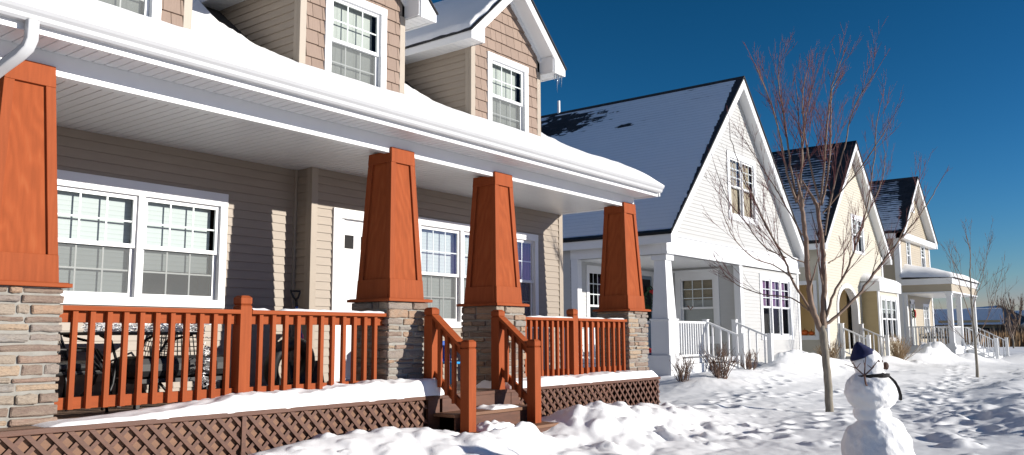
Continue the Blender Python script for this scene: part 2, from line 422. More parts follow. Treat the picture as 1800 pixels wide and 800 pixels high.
# --- walls
win1=(3.60,5.65,.335,1.635); win2=(8.42,11.27,.13,1.655); door=(6.95,8.12,-.5,1.61); win0=(.9,2.95,.335,1.635)
mb=MB(); siding(mb,fY(W1),XL,XB,ZD,ZC,[win1,win0]); siding(mb,fY(W2),XB+.075,XE-.09,ZD,ZC,[win2,door])
siding(mb,lambda a,b,c:(XB-b,a,c),W2+.02,W1,ZD,ZC)
siding(mb,lambda a,b,c:(XE+b,a,c),W2+.02,15,ZG,3.2)
mb.box(XL,XB,W1+.55,15,ZG,3.3); mb.box(XB,XE-.02,W2+.56,15,ZG-.01,3.31); mb.box(XB,XE,W2+.03,W2+.56,ZG,ZD)
mb.build('wall',M['tan'],H)
mb=MB(); mb.box(XB-.022,XB+.075,W2-.022,W2+.04,ZD,ZC); mb.box(XB-.022,XB+.02,W2+.04,W2+.09,ZD,ZC)
mb.build('corner_board',M['tan_trim'],H,bevel=.005)
mb=MB(); mb.box(XE-.09,XE+.022,W2-.022,W2+.05,ZG,ZC+.02); mb.build('corner_board',M['tan_trim'],H,bevel=.005)
mb=MB(); mb.box(XB-.045,XB-.012,W1-.035,W1+.005,ZD,ZC); mb.build('corner_board',M['tan_trim'],H,bevel=.005)
window(H,fY(W1),*win1,units=2,head=.15,blinds=[('blind',1.),('blind',.72)])
window(H,fY(W1),*win0,units=2,head=.15)
window(H,fY(W2),*win2,units=3,blinds=[('blind',1.),('blind',1.),('blind',1.)])
cm=MB(); 
for k in range(5): cm.tube([(10.93+.045*k,W2+.07+.02*(k%2),.35),(10.95+.04*k,W2+.07+.02*(k%2),1.5)],.028,6)
cm.build('curtain',M['curtain'],H,smooth=True)
# front door
mb=MB(); f=fY(W2)
mb.box(door[0],door[0]+.13,-.03,.035,door[2],door[3]-.12,f); mb.box(door[1]-.13,door[1],-.03,.035,door[2],door[3]-.12,f)
mb.box(door[0],door[1],-.03,.038,door[3]-.12,door[3],f); mb.box(door[0]+.0,door[1],-.05,.06,door[2]-.03,door[2],f)
D=mb.build('front_door',M['white'],H,bevel=.004)
mb=MB(); x0,x1,z0,z1=door[0]+.13,door[1]-.13,door[2],door[3]-.12
sq=(x0+.10,x0+.25,z1-.37,z1-.2); sq2=(x0+.37,x0+.52,z1-.37,z1-.2)
s=.09
mb.box(x0,x1,-.05,-.022,z1-.20,z1,f); mb.box(x0,x1,-.05,-.022,z0,z1-.37,f)
for a,b in ((x0,sq[0]),(sq[1],sq2[0]),(sq2[1],x1)): mb.box(a,b,-.05,-.022,z1-.37,z1-.2,f)
for (a,b,c,d) in ((x0+.08,x0+.42,z0+1.0,z1-.46),(x0+.49,x1-.08,z0+1.0,z1-.46),(x0+.08,x0+.42,z0+.2,z0+.88),(x0+.49,x1-.08,z0+.2,z0+.88)):
    mb.box(a,b,-.03,-.017,c,d,f); mb.box(a+.03,b-.03,-.03,-.010,c+.03,d-.03,f)
# screen-door frame in front
for a,b,c,d in ((x0+.01,x0+.06,z0,z1),(x1-.06,x1-.01,z0,z1)): mb.box(a,b,-.012,.012,c,d,f)
mb.build('door_leaf',M['white'],D,bevel=.003)
mb=MB()
for q in (sq,sq2): mb.box(q[0],q[1],-.06,-.04,q[2],q[3],f)
mb.build('door_pane',M['dark'],D)
mb=MB(); mb.ell(f(x1-.13,.03,z0+.95),(.03,.035,.03)); mb.build('handle',M['black'],D,smooth=True)
mb=MB(); mb.box(door[0]-.03,door[1]+.03,W2-.16,W2-.012,ZD+.005,ZD+.09); mb.build('door_sill',M['brown'],H)
# --- porch ceiling, soffit, beam, fascia, gutter
mb=MB(); x=XL
while x<XE-.02:
    mb.box(x,min(x+.088,XE),6.83,W1+.02,ZC,ZC+.02); mb.box(x+.088,min(x+.1,XE+.004),6.83,W1+.02,ZC+.008,ZC+.02)
    mb.box(x,min(x+.088,XE),6.38,6.744,2.215,2.235); mb.box(x+.088,min(x+.1,XE+.004),6.38,6.744,2.223,2.235); x+=.1
mb.build('porch_ceiling',M['white'],H)
mb=MB(); mb.box(XL,XE-.03,6.75,6.83,ZC-.028,2.234); mb.box(XL,XE-.03,6.744,6.834,ZC-.036,ZC-.028)
mb.box(11.8,XE-.03,6.83,W2,ZC-.004,2.234)
mb.build('porch_beam',M['white'],H,bevel=.003)
mb=MB(); mb.box(XL,XE+.05,6.35,6.38,2.195,2.36); mb.box(XE+.02,XE+.05,6.38,8.5,2.195,2.36)
mb.build('fascia',M['white'],H,bevel=.003)
# K-style gutter
prof=[(6.348,2.355),(6.348,2.25),(6.285,2.25),(6.268,2.268),(6.262,2.295),(6.242,2.315),(6.228,2.34),(6.226,2.362),(6.240,2.364),(6.240,2.352)]
mb=MB()
for (y0,z0),(y1,z1) in zip(prof[:-1],prof[1:]): mb.quad([(XL,y0,z0),(XE+.03,y0,z0),(XE+.03,y1,z1),(XL,y1,z1)])
mb.quad([(XE+.03,y,z) for y,z in prof[:8]])
mb.build('gutter',M['gutter'],H)
# downspout (oval, corrugated) at the left column
def dsp(pts,w=.042,d=.032,n=16):
    mb=MB(); P=[Vector(p) for p in pts]; rings=[]
    for i,p in enumerate(P):
        t=(P[min(i+1,len(P)-1)]-P[max(i-1,0)]).normalized()
        side=Vector((1,0,0)); side=(side-t*side.dot(t)).normalized(); o=t.cross(side)
        ring=[]
        for k in range(n):
            a=2*math.pi*k/n; rr=1+.07*math.cos(a*8)
            ca,sa=math.cos(a),math.sin(a)
            e=.45; cx=math.copysign(abs(ca)**e,ca); sy=math.copysign(abs(sa)**e,sa)
            ring.append(p+side*cx*w*rr+o*sy*d*rr)
        rings.append(ring)
    vs=[v for r in rings for v in r]; fs=[]
    for i in range(len(P)-1):
        for k in range(n): fs.append((i*n+k,i*n+(k+1)%n,(i+1)*n+(k+1)%n,(i+1)*n+k))
    mb.add(vs,fs); return mb
pts=[(2.545,6.29,2.26),(2.545,6.29,2.20),(2.545,6.29,2.12),(2.53,6.305,2.06),(2.50,6.35,2.01),(2.45,6.46,1.94),(2.405,6.58,1.87),(2.385,6.66,1.81),(2.38,6.69,1.74),(2.38,6.69,1.3),(2.36,6.68,.6),(2.36,6.56,.40),(2.36,6.53,.30),(2.36,6.53,-.55)]
mb=dsp(pts); mb.build('downspout',M['gutter'],H,smooth=True)
# --- columns
def column(cx,cy=6.9):
    root=MB(); zt=.385; h=.295
    root.frustum(cx,cy,ZD,zt-.002,h-.018,h-.020)
    rt=root.build('porch_column',M['mortar'],H)
    # ledge stones laid on the four faces
    st=MB(); rs=random.Random(int(cx*100))
    z=ZD+.005
    rows=[]
    while z<zt-.03:
        hh=rs.choice([.042,.050,.058,.066,.078]); 
        if z+hh>zt-.006 or zt-.006-(z+hh)<.04: hh=zt-.006-z
        rows.append((z,hh)); z+=hh+rs.uniform(.008,.015)
    for (z,hh) in rows:
        for face in range(4):
            a=-h+ (0 if face%2==0 else .03)
            end=h- (0 if face%2==0 else .03)
            while a<end-.02:
                w=rs.choice([.10,.16,.22,.29,.36,.26]); 
                if end-(a+w)<.08: w=end-a
                dp=rs.uniform(-.014,.014); g=rs.uniform(.008,.017); ch=.009
                j=lambda q=.004: rs.uniform(-q,q)
                p0,p1=a+g*.5,a+w-g*.5; 
                if abs(a+h)<.001 and face%2==0: p0=a
                if abs(a+w-h)<.001 and face%2==0: p1=a+w
                dz=rs.choice([0,0,.006,.012]); q0,q1=z+j(.005)+dz*.4,z+hh+j(.005)-dz*.6
                yb=h-.04; yf=h+dp; cr=rs.uniform(.004,.011)
                out=[(p0+cr,q0+j()),((2*p0+p1)/3,q0+j(.005)),((p0+2*p1)/3,q0+j(.005)),(p1-cr,q0+j()),(p1+j(.003),q0+cr),(p1+j(.003),q1-cr),(p1-cr,q1+j()),((p0+2*p1)/3,q1+j(.006)),((2*p0+p1)/3,q1+j(.006)),(p0+cr,q1+j()),(p0+j(.003),q1-cr),(p0+j(.003),q0+cr)]
                mx_,mz_=(p0+p1)/2,(q0+q1)/2; k1=1-2*ch/(p1-p0); k2=1-2*ch/(q1-q0); N=len(out)
                L0=[(x,yb,zz) for x,zz in out]; L1=[(x,yf-ch*.9,zz) for x,zz in out]; L2=[(mx_+(x-mx_)*k1,yf+j(.004),mz_+(zz-mz_)*k2) for x,zz in out]
                fr={0:lambda p:(cx+p[0],cy-p[1],p[2]),1:lambda p:(cx-p[1],cy-p[0],p[2]),2:lambda p:(cx-p[0],cy+p[1],p[2]),3:lambda p:(cx+p[1],cy+p[0],p[2])}[face]
                vs=[fr(p) for p in L0+L1+L2]+[fr((mx_+j(.01),yf+rs.uniform(.001,.006),mz_))]
                fs=[(2*N+i,2*N+(i+1)%N,3*N) for i in range(N)]+[(i,(i+1)%N,N+(i+1)%N,N+i) for i in range(N)]+[(N+i,N+(i+1)%N,2*N+(i+1)%N,2*N+i) for i in range(N)]
                st.add(vs,fs); a+=w
    st.build('stone_base',M['stone'],rt)
    sh=MB(); z0,z1=.43,2.10; hb,ht=.262,.178
    sh.box(cx-.335,cx+.335,cy-.335,cy+.335,zt,zt+.03)   # ledge
    sh.box(cx-.315,cx+.315,cy-.315,cy+.315,zt+.03,zt+.036)
    hz=lambda z:hb+(ht-hb)*(z-z0)/(z1-z0)
    sh.build('ledge_board',M['woodx'],rt,bevel=.004)
    sh=MB(); sh.frustum(cx,cy,zt+.036,ZC-.02,hz(.42)-.022,hz(ZC)-.022)
    sh.build('column_shaft',M['plywood'],rt)
    tr=MB()
    for face in range(4):
        F={0:lambda a,b,c:(cx+a,cy-b,c),1:lambda a,b,c:(cx-b,cy-a,c),2:lambda a,b,c:(cx-a,cy+b,c),3:lambda a,b,c:(cx+b,cy+a,c)}[face]
        def board(l0,r0,l1,r1,za,zb,thk=.026,pr=0):
            # trapezoid between heights, a-range given as offsets from the tapered edges / absolute
            ha,hb_=hz(za),hz(zb)
            b=[F(l0(ha),ha-.03,za),F(r0(ha),ha-.03,za),F(r0(ha),ha+pr,za),F(l0(ha),ha+pr,za)]
            t=[F(l1(hb_),hb_-.03,zb),F(r1(hb_),hb_-.03,zb),F(r1(hb_),hb_+pr,zb),F(l1(hb_),hb_+pr,zb)]
            tr.hexa(b,t)
        wd=.075; e=.0 if face%2==0 else -.024
        full=lambda s:(lambda h:s*(h+e))
        inn=lambda s:(lambda h:s*(h-wd))
        board(full(-1),full(1),full(-1),full(1),zt+.037,.63,pr=.006)
        zt2=ZC+.028 if face==0 else ZC-.018
        board(full(-1),full(1),full(-1),full(1),1.93,zt2,pr=.004)
        board(full(-1),inn(-1),full(-1),inn(-1),.63,1.93)
        board(inn(1),full(1),inn(1),full(1),.63,1.93)
    tr.build('trim_board',M['wood'],rt,bevel=.003)
    return rt
for cx in (-1.2,2.735,6.70,8.525,11.755): column(cx)
# --- deck
mb=MB(); y=6.36
while y<8.5:
    mb.box(XL,11.88,y,min(y+.135,8.5),ZD-.03,ZD); y+=.14
mb.build('porch_deck',M['deckwood'],H)
mb=MB(); mb.box(XL,6.93,6.318,6.36,ZD-.036,ZD+.004); mb.box(8.12,11.88,6.318,6.36,ZD-.036,ZD+.004); mb.box(6.93,8.12,6.318,6.36,ZD-.036,ZD+.004)
mb.box(11.845,11.885,6.36,8.2,ZD-.036,ZD+.004)
mb.build('deck_fascia',M['brown'],H,bevel=.004)
def lattice(x0,x1,back):
    zb,zt=-1.3,ZD-.036
    mb=MB(); sp=.150; w=.046; 
    for layer,(y,sg) in enumerate(((6.330,-1),(6.342,1))):
        k=x0-(zt-zb)-.2
        while k<x1+(zt-zb)+.2:
            # strip through (k, zt) going down with slope; clip to x range
            top=(k,zt); bot=(k-sg*(zt-zb),zb)
            def clipx(p,q):
                (xa,za),(xb,zb_)=p,q
                t0,t1=0,1
                for lim,s in ((x0,1),(x1,-1)):
                    fa,fb=s*(xa-lim),s*(xb-lim)
                    if fa<0 and fb<0: return None
                    if fa<0: t0=max(t0,fa/(fa-fb))
                    elif fb<0: t1=min(t1,fa/(fa-fb))
                if t1<=t0: return None
                I=lambda t:(xa+(xb-xa)*t,za+(zb_-za)*t)
                return I(t0),I(t1)
            c=clipx(top,bot)
            if c and abs(c[0][1]-c[1][1])>.03:
                (xa,za),(xb,zb2)=c
                h=w/2
                b=[(xb-h,y,zb2),(xb+h,y,zb2),(xb+h,y+.011,zb2),(xb-h,y+.011,zb2)]
                t=[(xa-h,y,za),(xa+h,y,za),(xa+h,y+.011,za),(xa-h,y+.011,za)]
                mb.hexa(b,t)
            k+=sp
    lt=mb.build('lattice',M['brown'],H)
    if back:
        b=MB(); b.box(x0,x1,6.366,6.38,-1.3,ZD-.04); b.build('back_board',M['brownback'],lt)
    else:
        b=MB(); b.box(x0,x0+2.2,6.366,6.38,-1.3,ZD-.04); b.build('back_board',M['brownback'],lt)
lattice(XL,6.70,True); lattice(8.30,11.86,False)
for bx_ in ((6.72,6.90,6.326,6.36),(8.155,8.31,6.326,6.36),(4.43,4.47,6.318,6.33),(6.905,6.935,6.36,7.9),(8.12,8.15,6.33,7.9),(11.845,11.885,6.36,8.2)):
    mb=MB(); mb.box(*bx_,-1.3,ZD-.037); mb.build('skirt_board',M['brown'],H)
# --- stairs
S=empty('porch_steps',(0,0,0),None,None); S.parent=H; S.location=Vector((7.52,6.0,-1.2))-wpos(H)
for i,(ya,yb,z) in enumerate(((6.02,6.335,-.80),(5.70,6.035,-.98))):
    mb=MB(); mb.box(6.80,8.26,ya,yb,z-.035,z); mb.build('tread',M['brownback'],S,bevel=.004)
    mb=MB(); mb.box(6.84,8.22,ya+.025,ya+.045,z-.22,z-.036); mb.build('riser',M['brown'],S)
mb=MB(); mb.box(6.94,8.11,6.322,6.34,-.80,-.657); mb.build('riser',M['brown'],S)
# --- railings
RZ=.255
def railing(x0,x1,posts,xs):
    mb=MB(); cuts=[x0]+[p for q in posts for p in (q-.06,q+.06)]+[x1]
    top=MB()
    for a,b in zip(cuts[0::2],cuts[1::2]):
        top.box(a,b,6.635,6.775,RZ-.038,RZ); 
    rl=top.build('railing',M['woodx'],H,bevel=.005)
    lo=MB()
    for a,b in zip(cuts[0::2],cuts[1::2]):
        lo.box(a,b,6.702,6.738,RZ-.128,RZ-.040); lo.box(a,b,6.702,6.738,-.53,-.44)
    lo.build('rail_board',M['woodx'],rl,bevel=.003)
    me=None
    for x in xs:
        if me is None:
            b=MB(); b.box(x-.021,x+.021,6.660,6.701,-.53,RZ-.039); o=b.build('baluster',M['wood'],rl,bevel=.003,at=(x,6.68,0)); me=o; xr=x
        else:
            o=me.copy(); COL.objects.link(o); o.parent=rl; o.location=me.location+Vector((x-xr,0,0))
    for p in posts: post_newel(rl,p,6.70,ZD,.385)
    return rl
lin=lambda a,b,n:[a+(b-a)*i/(n-1) for i in range(n)]
railing(3.03,6.44,[4.66],lin(3.15,4.50,11)+lin(4.84,6.27,11))
railing(8.82,11.46,[10.04],[8.90,9.015,9.14,9.26,9.385,9.51,9.635,9.755,9.87]+lin(10.21,11.40,9))
railing(-.9,2.44,[.8],lin(-.75,.65,10)+lin(.95,2.35,10))
def stair_rail(x,px):
    up=post_newel(H,x,6.47,-.75,.325,name='stair_railing')
    lowp=post_newel(up,x,5.94,-1.0,-.03,name='lower_post')
    ya,yb=6.41,6.0; za,zb=.20,-.13
    mb=MB(); w=.062
    mb.hexa([(x-w,yb,zb),(x+w,yb,zb),(x+w,ya,za),(x-w,ya,za)],[(x-w,yb,zb+.045),(x+w,yb,zb+.045),(x+w,ya,za+.045),(x-w,ya,za+.045)])
    w=.018
    mb.hexa([(x-w,yb,zb-.09),(x+w,yb,zb-.09),(x+w,ya,za-.09),(x-w,ya,za-.09)],[(x-w,yb,zb-.001),(x+w,yb,zb-.001),(x+w,ya,za-.001),(x-w,ya,za-.001)])
    d=-.60
    mb.hexa([(x-w,yb,zb+d-.06),(x+w,yb,zb+d-.06),(x+w,ya,za+d-.06),(x-w,ya,za+d-.06)],[(x-w,yb,zb+d+.04),(x+w,yb,zb+d+.04),(x+w,ya,za+d+.04),(x-w,ya,za+d+.04)])
    mb.build('sloping_rail',M['woodx'],up,bevel=.004)
    for i in range(3):
        t=(i+1)/4; y=ya+(yb-ya)*t; z=za+(zb-za)*t
        b=MB(); xx=x-.040 
        b.box(xx-.021,xx+.021,y-.02,y+.02,z+d-.05,z-.002); b.build('baluster',M['wood'],up,bevel=.003)
stair_rail(6.92,0); stair_rail(8.085,0)
# --- roof, snow on it
YT=8.4
def roofz(y): return 2.37+.42*(y-6.25) if y<YT else 2.37+.42*(YT-6.25)+.80*(y-YT)
YR=12.2
mb=MB(); t=.03
for (y0,y1) in ((6.25,YT),(YT,YR)):
    z0,z1=roofz(y0),roofz(y1)
    mb.hexa([(XL,y0,z0-t),(12.06,y0,z0-t),(12.06,y1,z1-t),(XL,y1,z1-t)],[(XL,y0,z0),(12.06,y0,z0),(12.06,y1,z1),(XL,y1,z1)])
z1=roofz(YR); mb.hexa([(XL,YR,z1-t),(12.06,YR,z1-t),(12.06,16.2,3.0),(XL,16.2,3.0)],[(XL,YR,z1),(12.06,YR,z1),(12.06,16.2,3.04),(XL,16.2,3.04)])
RF=mb.build('roof',M['darkshingle'],H)
mb=MB(); 
for X in (12.02,):
    mb.prism([(X,6.33,2.2),(X,6.33,2.34),(X,YT,roofz(YT)-.04),(X,YR,roofz(YR)-.04),(X,YR,roofz(YR)-.22),(X,YT,roofz(YT)-.22)],(.03,0,0))
mb.prism([(XE-.01,W2+.05,2.0),(XE-.01,15,2.0),(XE-.01,15,3.1),(XE-.01,12.2,6.2),(XE-.01,8.5,3.3),(XE-.01,8.2,2.9)],(-.05,0,0))
mb.build('gable_trim',M['white'],H)
DC=[(3.92,),(7.09,),(10.235,)]; DH=.87; DF=8.0
def vnoise(x,y,seed=0): return mnoise.noise(Vector((x,y,seed*7.3)))
xs=np.arange(XL,12.06+.001,.05); 
ys=np.concatenate([[6.252,6.248,6.250,6.262,6.285,6.32,6.37,6.45,6.55],np.arange(6.66,8.3,.09),np.arange(8.3,12.2,.11)])
vs=[];fs=[]
for j,y in enumerate(ys):
    for x in xs:
        if j<9:
            zz=roofz(6.25)+[-.01,.012,.032,.055,.078,.098,.112,.124,.134][j]+ (roofz(max(y,6.25))-roofz(6.25)) + (.05*vnoise(x*.9,y,1)*min(1,j/4)+.012*vnoise(x*4,y*3,8)*min(1,j/3))
            yy=y+(.016*vnoise(x*1.7,0,2)+.006*vnoise(x*7,0,5))
        else:
            yy=y; th=.140+.045*vnoise(x*.7,y*.8,3)+.012*vnoise(x*3,y*3,4)
            th+=.05*math.exp(-((y-YT)/.35)**2)
            for (c,) in DC:
                if y>DF-.15:
                    # bare strip along the shaded left cheek; snow banks against the fronts
                    d=(c-DH)-x
                    if y>DF+.12 and d>-.1: 
                        k=(y-DF-.12)
                        lim=min(.05+.34*k,.32)+.05*vnoise(x*2,y*3,5)
                        if d<lim+.2: th*=max(-.4,min(1,(d-lim)/.16))
                    if y>DF+.05 and -.02<x-(c-DH)<2*DH+.02: th=-.1
            zz=roofz(y)+th
        if x>11.2 and y<8.2:
            base_=roofz(max(y,6.25)); k=max(0,1-((x-11.2)/.86)**2.2); k=k+(1-k)*min(1,max(0,(y-6.9)/1.2))*.8
            if zz>base_: zz=base_+(zz-base_)*k
        elif x>11.9: zz-=.05*((x-11.9)/.16)**2
        vs.append((x,yy,zz))
n=len(xs)
for j in range(len(ys)-1):
    for i in range(n-1): fs.append((j*n+i,j*n+i+1,(j+1)*n+i+1,(j+1)*n+i))
for j in range(len(ys)-1):   # close the right-hand end
    k=j*n+n-1; a,b=vs[k],vs[k+n]
    m_=len(vs); vs+= [(a[0],a[1],roofz(max(a[1],6.25))-.005),(b[0],b[1],roofz(max(b[1],6.25))-.005)]; fs.append((k,k+n,m_+1,m_))
mb=MB(); mb.add(vs,fs); mb.build('roof_snow',M['snow_smooth'],H,smooth=True)
# --- dormers
def dormer(cx,wl=None,snow_dark=False):
    x0,x1=cx-DH,cx+DH; ze=4.33; pk=.95; zb=3.02
    w=(cx-.50,cx+.53,3.04,4.33)
    zg=4.545; clip=lambda c:(x0,x1) if c<zg else (x0+(c-zg)/pk,x1-(c-zg)/pk)
    sk=MB(); core=MB()
    core.box(x0+.01,x1-.01,DF+.57,11,zb,ze); core.prism([(x0+.01,DF+.02,ze+.004),(x1-.01,DF+.02,ze+.004),(x1-.01,DF+.02,zg),(cx,DF+.02,zg+DH*pk),(x0+.01,DF+.02,zg)],(0,2.6,0))
    core.box(x0+.01,w[0],DF+.012,DF+.58,zb,ze); core.box(w[1],x1-.01,DF+.012,DF+.58,zb,ze)
    R=core.build('dormer',M['tan'],H)
    shakes(sk,fY(DF),x0+.085,x1-.085,zb,zg+DH*pk-.03,[w],lambda c:(max(x0+.085,clip(c)[0]),min(x1-.085,clip(c)[1])),rs=random.Random(int(cx*10)))
    sk.build('shake_siding',M['shake'],R)
    cb=MB()
    cb.box(x0-.012,x0+.085,DF-.02,DF+.03,zb,ze); cb.box(x0-.0125,x0+.02,DF+.03,DF+.10,zb,ze)
    cb.build('corner_board',M['tan_trim'],R,bevel=.004)
    cb=MB(); cb.box(x1-.085,x1+.012,DF-.02,DF+.03,zb,ze); cb.build('corner_board',M['tan_trim'],R,bevel=.004)
    sd=MB(); siding(sd,lambda a,b,c:(x0-b,a,c),DF+.10,11,zb,ze); sd.build('side_siding',M['tan'],R)
    sd=MB(); siding(sd,lambda a,b,c:(x1+b,a,c),DF+.03,11,zb,ze); sd.build('side_siding',M['tan'],R)
    window(H,fY(DF),*w,units=1,trim=.10,head=.10,blind='paleblind' )
    # eaves: boxed soffit and fascia on both sides, rakes on the front
    Y0=7.70; eo=1.20; zf=4.30; t=MB(); hw=eo
    zt=lambda x:4.43+(eo-abs(x-cx))*pk      # roof deck top
    for s in (-1,1):
        xo=cx+s*eo; xi=cx+s*DH
        t.box(min(xo,xo-s*.03),max(xo,xo-s*.03),Y0+.025,11.5,zf-.012,4.40)             # fascia
        x=Y0+.03
        while x<11.5:                                                                # vented soffit panels
            t.box(min(xi,xo-s*.03),max(xi,xo-s*.03),x,x+.094,zf,zf+.015); x+=.1
        # rake board with its plumb-cut foot
        th=.17
        poly=[(xo,Y0,4.40),(cx,Y0,4.40+eo*pk),(cx,Y0,4.40+eo*pk-th),(xo-s*.30,Y0,4.40+.30*pk-th),(xo-s*.30,Y0,zf-.016),(xo,Y0,zf-.016)]
        t.prism(poly,(0,.025,0))
        # sloping soffit under the rake
        za=lambda x:4.40+(eo-abs(x-cx))*pk-.12
        xa,xb=xo-s*.30,cx
        t.hexa([(xa,Y0+.025,za(xa)),(xb,Y0+.025,za(xb)),(xb,DF,za(xb)),(xa,DF,za(xa))],[(xa,Y0+.025,za(xa)+.03),(xb,Y0+.025,za(xb)+.03),(xb,DF,za(xb)+.03),(xa,DF,za(xa)+.03)])
        t.box(min(xa,xa-s*.02),max(xa,xa-s*.02),Y0+.025,DF,zf,za(xa)+.0)
        # frieze against the shakes
        t.hexa([(xa,DF-.03,za(xa)-.10),(xb,DF-.03,za(xb)-.10),(xb,DF,za(xb)-.10),(xa,DF,za(xa)-.10)],[(xa,DF-.03,za(xa)),(xb,DF-.03,za(xb)),(xb,DF,za(xb)),(xa,DF,za(xa))])
    t.build('dormer_trim',M['white'],R)
    r=MB()
    for s in (-1,1):
        xo=cx+s*(eo+.012); q=lambda x,o:4.43+(eo-abs(x-cx))*pk+o
        r.hexa([(xo,Y0-.025,q(xo,-.022)),(cx,Y0-.025,q(cx,-.022)),(cx,11.8,q(cx,-.022)),(xo,11.8,q(xo,-.022))],[(xo,Y0-.025,q(xo,0)),(cx,Y0-.025,q(cx,0)),(cx,11.8,q(cx,0)),(xo,11.8,q(xo,0))])
    r.build('dormer_roof',M['darkshingle'],R)
    # snow on the dormer slopes, its rim a little ragged and set in from the edges
    for s in (-1,1):
        mb=MB(); us=np.linspace(0,1,40); yv=np.concatenate([np.linspace(Y0+.0,Y0+.5,24),np.linspace(Y0+.56,11.6,36)]); vs=[]; fs=[]
        for y in yv:
            for u in us:
                x=cx+s*(eo*(1-u)+.02*u*0); d_edge=min((y-Y0),u*eo*1.38+.0)
                rag=.05+.05*vnoise(x*6,y*6,cx)
                th=.075*min(1,max(-.5,(d_edge-rag)/.06))+.012*vnoise(x*3,y*3,cx+1)
                if (y-Y0)<rag+.10 and th>.05: th+=.02*vnoise(x*14,y*14,2)
                vs.append((x,y,4.43+(eo-abs(x-cx))*pk+th))
        n=len(us)
        for j in range(len(yv)-1):
            for i in range(n-1): fs.append((j*n+i,j*n+i+1,(j+1)*n+i+1,(j+1)*n+i))
        mb.add(vs,fs); mb.build('dormer_snow',M['snow'],R,smooth=True)
    return R
DR=[dormer(c[0]) for c in DC]
t=NT('ice'); t.pbr((.75,.82,.88),.08,None,.6,Transmission_Weight=.85,IOR=1.31); M['ice']=t.m
for (dx,dy,l) in ((.98,.06,.10),(1.03,.05,.30),(1.06,.12,.09),(1.09,.06,.16),(1.13,.10,.07),(1.15,.05,.19)):
    mb=MB(); x=DC[2][0]+dx; y=7.7+dy; mb.tube([(x,y,4.29),(x+.003,y,4.29-l*.35),(x,y,4.29-l*.7),(x,y,4.29-l)],[.014,.011,.006,.001],6); mb.build('icicle',M['ice'],DR[2],smooth=True)
# ================================================================== GROUND: one sheet of snow
def grow(a,b,step,lim,f=1.07):
    L=list(np.arange(a,b,step)); x=b; s=step
    R=[]
    while x<lim: R.append(x); s*=f; x+=s
    return L,R
def axis(lo,a,b,hi,step,fl,fh):
    core=list(np.arange(a,b,step)); right=[];x=b;s=step
    while x<hi: right.append(x); s*=fh; x+=s
    right.append(hi); left=[];x=a;s=step
    while True:
        s*=fl; x-=s
        if x<lo: break
        left.append(x)
    left.append(lo)
    return np.array(left[::-1]+core+right)
GX=axis(-60,3.2,20,1500,.03,1.15,1.012); GX=GX[GX<90]; GX=np.concatenate([GX,90*1.16**np.arange(0,21)])
GY=axis(-400,1.0,9.6,600,.03,1.06,1.05)
XX,YY=np.meshgrid(GX,GY)
def _h(ix,iy,s):
    n=(ix.astype(np.int64)*374761393+iy.astype(np.int64)*668265263+s*1274126177)&0x7fffffff
    n=((n^(n>>13))*1274126177)&0x7fffffff
    return ((n^(n>>16))&0xffff)/65535.
def vn(x,y,s):
    ix,iy=np.floor(x),np.floor(y); fx,fy=x-ix,y-iy
    fx=fx*fx*fx*(fx*(fx*6-15)+10); fy=fy*fy*fy*(fy*(fy*6-15)+10)
    a,b,c,d=_h(ix,iy,s),_h(ix+1,iy,s),_h(ix,iy+1,s),_h(ix+1,iy+1,s)
    return (a*(1-fx)+b*fx)*(1-fy)+(c*(1-fx)+d*fx)*fy
def fbm(x,y,s,o=4,g=.5):
    r=0;a=1;t=0
    for k in range(o): r=r+a*(vn(x*2**k+17.3*k,y*2**k-9.1*k,s+k)-.5)*2; t+=a; a*=g
    return r/t
def billow(x,y,s,o=4):
    r=0;a=1;t=0
    for k in range(o): r=r+a*np.abs(vn(x*2**k+5.3*k,y*2**k+3.1*k,s+k)*2-1); t+=a; a*=.48
    return r/t
ss=lambda a,b,x: (lambda t:t*t*(3-2*t))(np.clip((x-a)/(b-a),0,1))
gs_=lambda cx,cy,rx,ry,h: h*np.exp(-(((XX-cx)/rx)**2+((YY-cy)/ry)**2))
Z=-1.27+.20*ss(4.4,6.6,YY)*(1-.35*ss(9,13,XX))
Z=Z+.22*ss(5.5,9.4,YY)*ss(14.5,19,XX)*(1-ss(31,40,XX))+.04*ss(30,60,XX)*ss(0,6,YY)
Z=Z+.07*fbm(XX*.35,YY*.45,3,3)
near=(1-ss(22,60,XX))
# shovelled banks either side of the front walk and along the pavement
Z=Z+gs_(9.6,5.85,1.5,.50,.20)+gs_(8.75,5.5,.55,.55,.22)+gs_(11.2,5.8,1.1,.5,.08)
Z=Z+gs_(6.0,5.70,.95,.50,.13)+gs_(4.7,5.5,1.2,.6,.02)+gs_(6.4,5.1,.55,.5,.10)
Z=Z+gs_(5.4,6.15,1.3,.45,.10)+gs_(6.3,6.1,.6,.4,.08)+gs_(4.2,5.9,.8,.5,.07)+gs_(7.2,5.42,.55,.26,.25)+gs_(5.2,6.2,.9,.35,.07)+gs_(9.2,4.6,.9,.5,.05)
Z=Z+gs_(23.0,8.3,1.0,.55,.42)+gs_(24.6,8.5,1.3,.6,.34)+gs_(26.6,8.4,1.4,.7,.22)+gs_(19.6,8.2,2.8,.8,.16)+gs_(17.0,8.0,1.2,.7,.10)
Z=Z+gs_(38.3,7.9,1.0,.8,.75)+gs_(40.2,7.0,.9,.7,.40)+gs_(36.5,8.2,1.,.7,.3)+gs_(29,8.2,1.6,.6,.2)+gs_(33,8.3,1.4,.5,.25)
Z=Z+gs_(15.2,1.9,1.1,.5,.20)+gs_(18.2,2.2,1.6,.6,.22)+gs_(13.6,1.6,.9,.3,.12)+gs_(22,3.0,2.4,.6,.2)+gs_(47,5.5,2,1,.3)+gs_(60,5,5,1.5,.2)
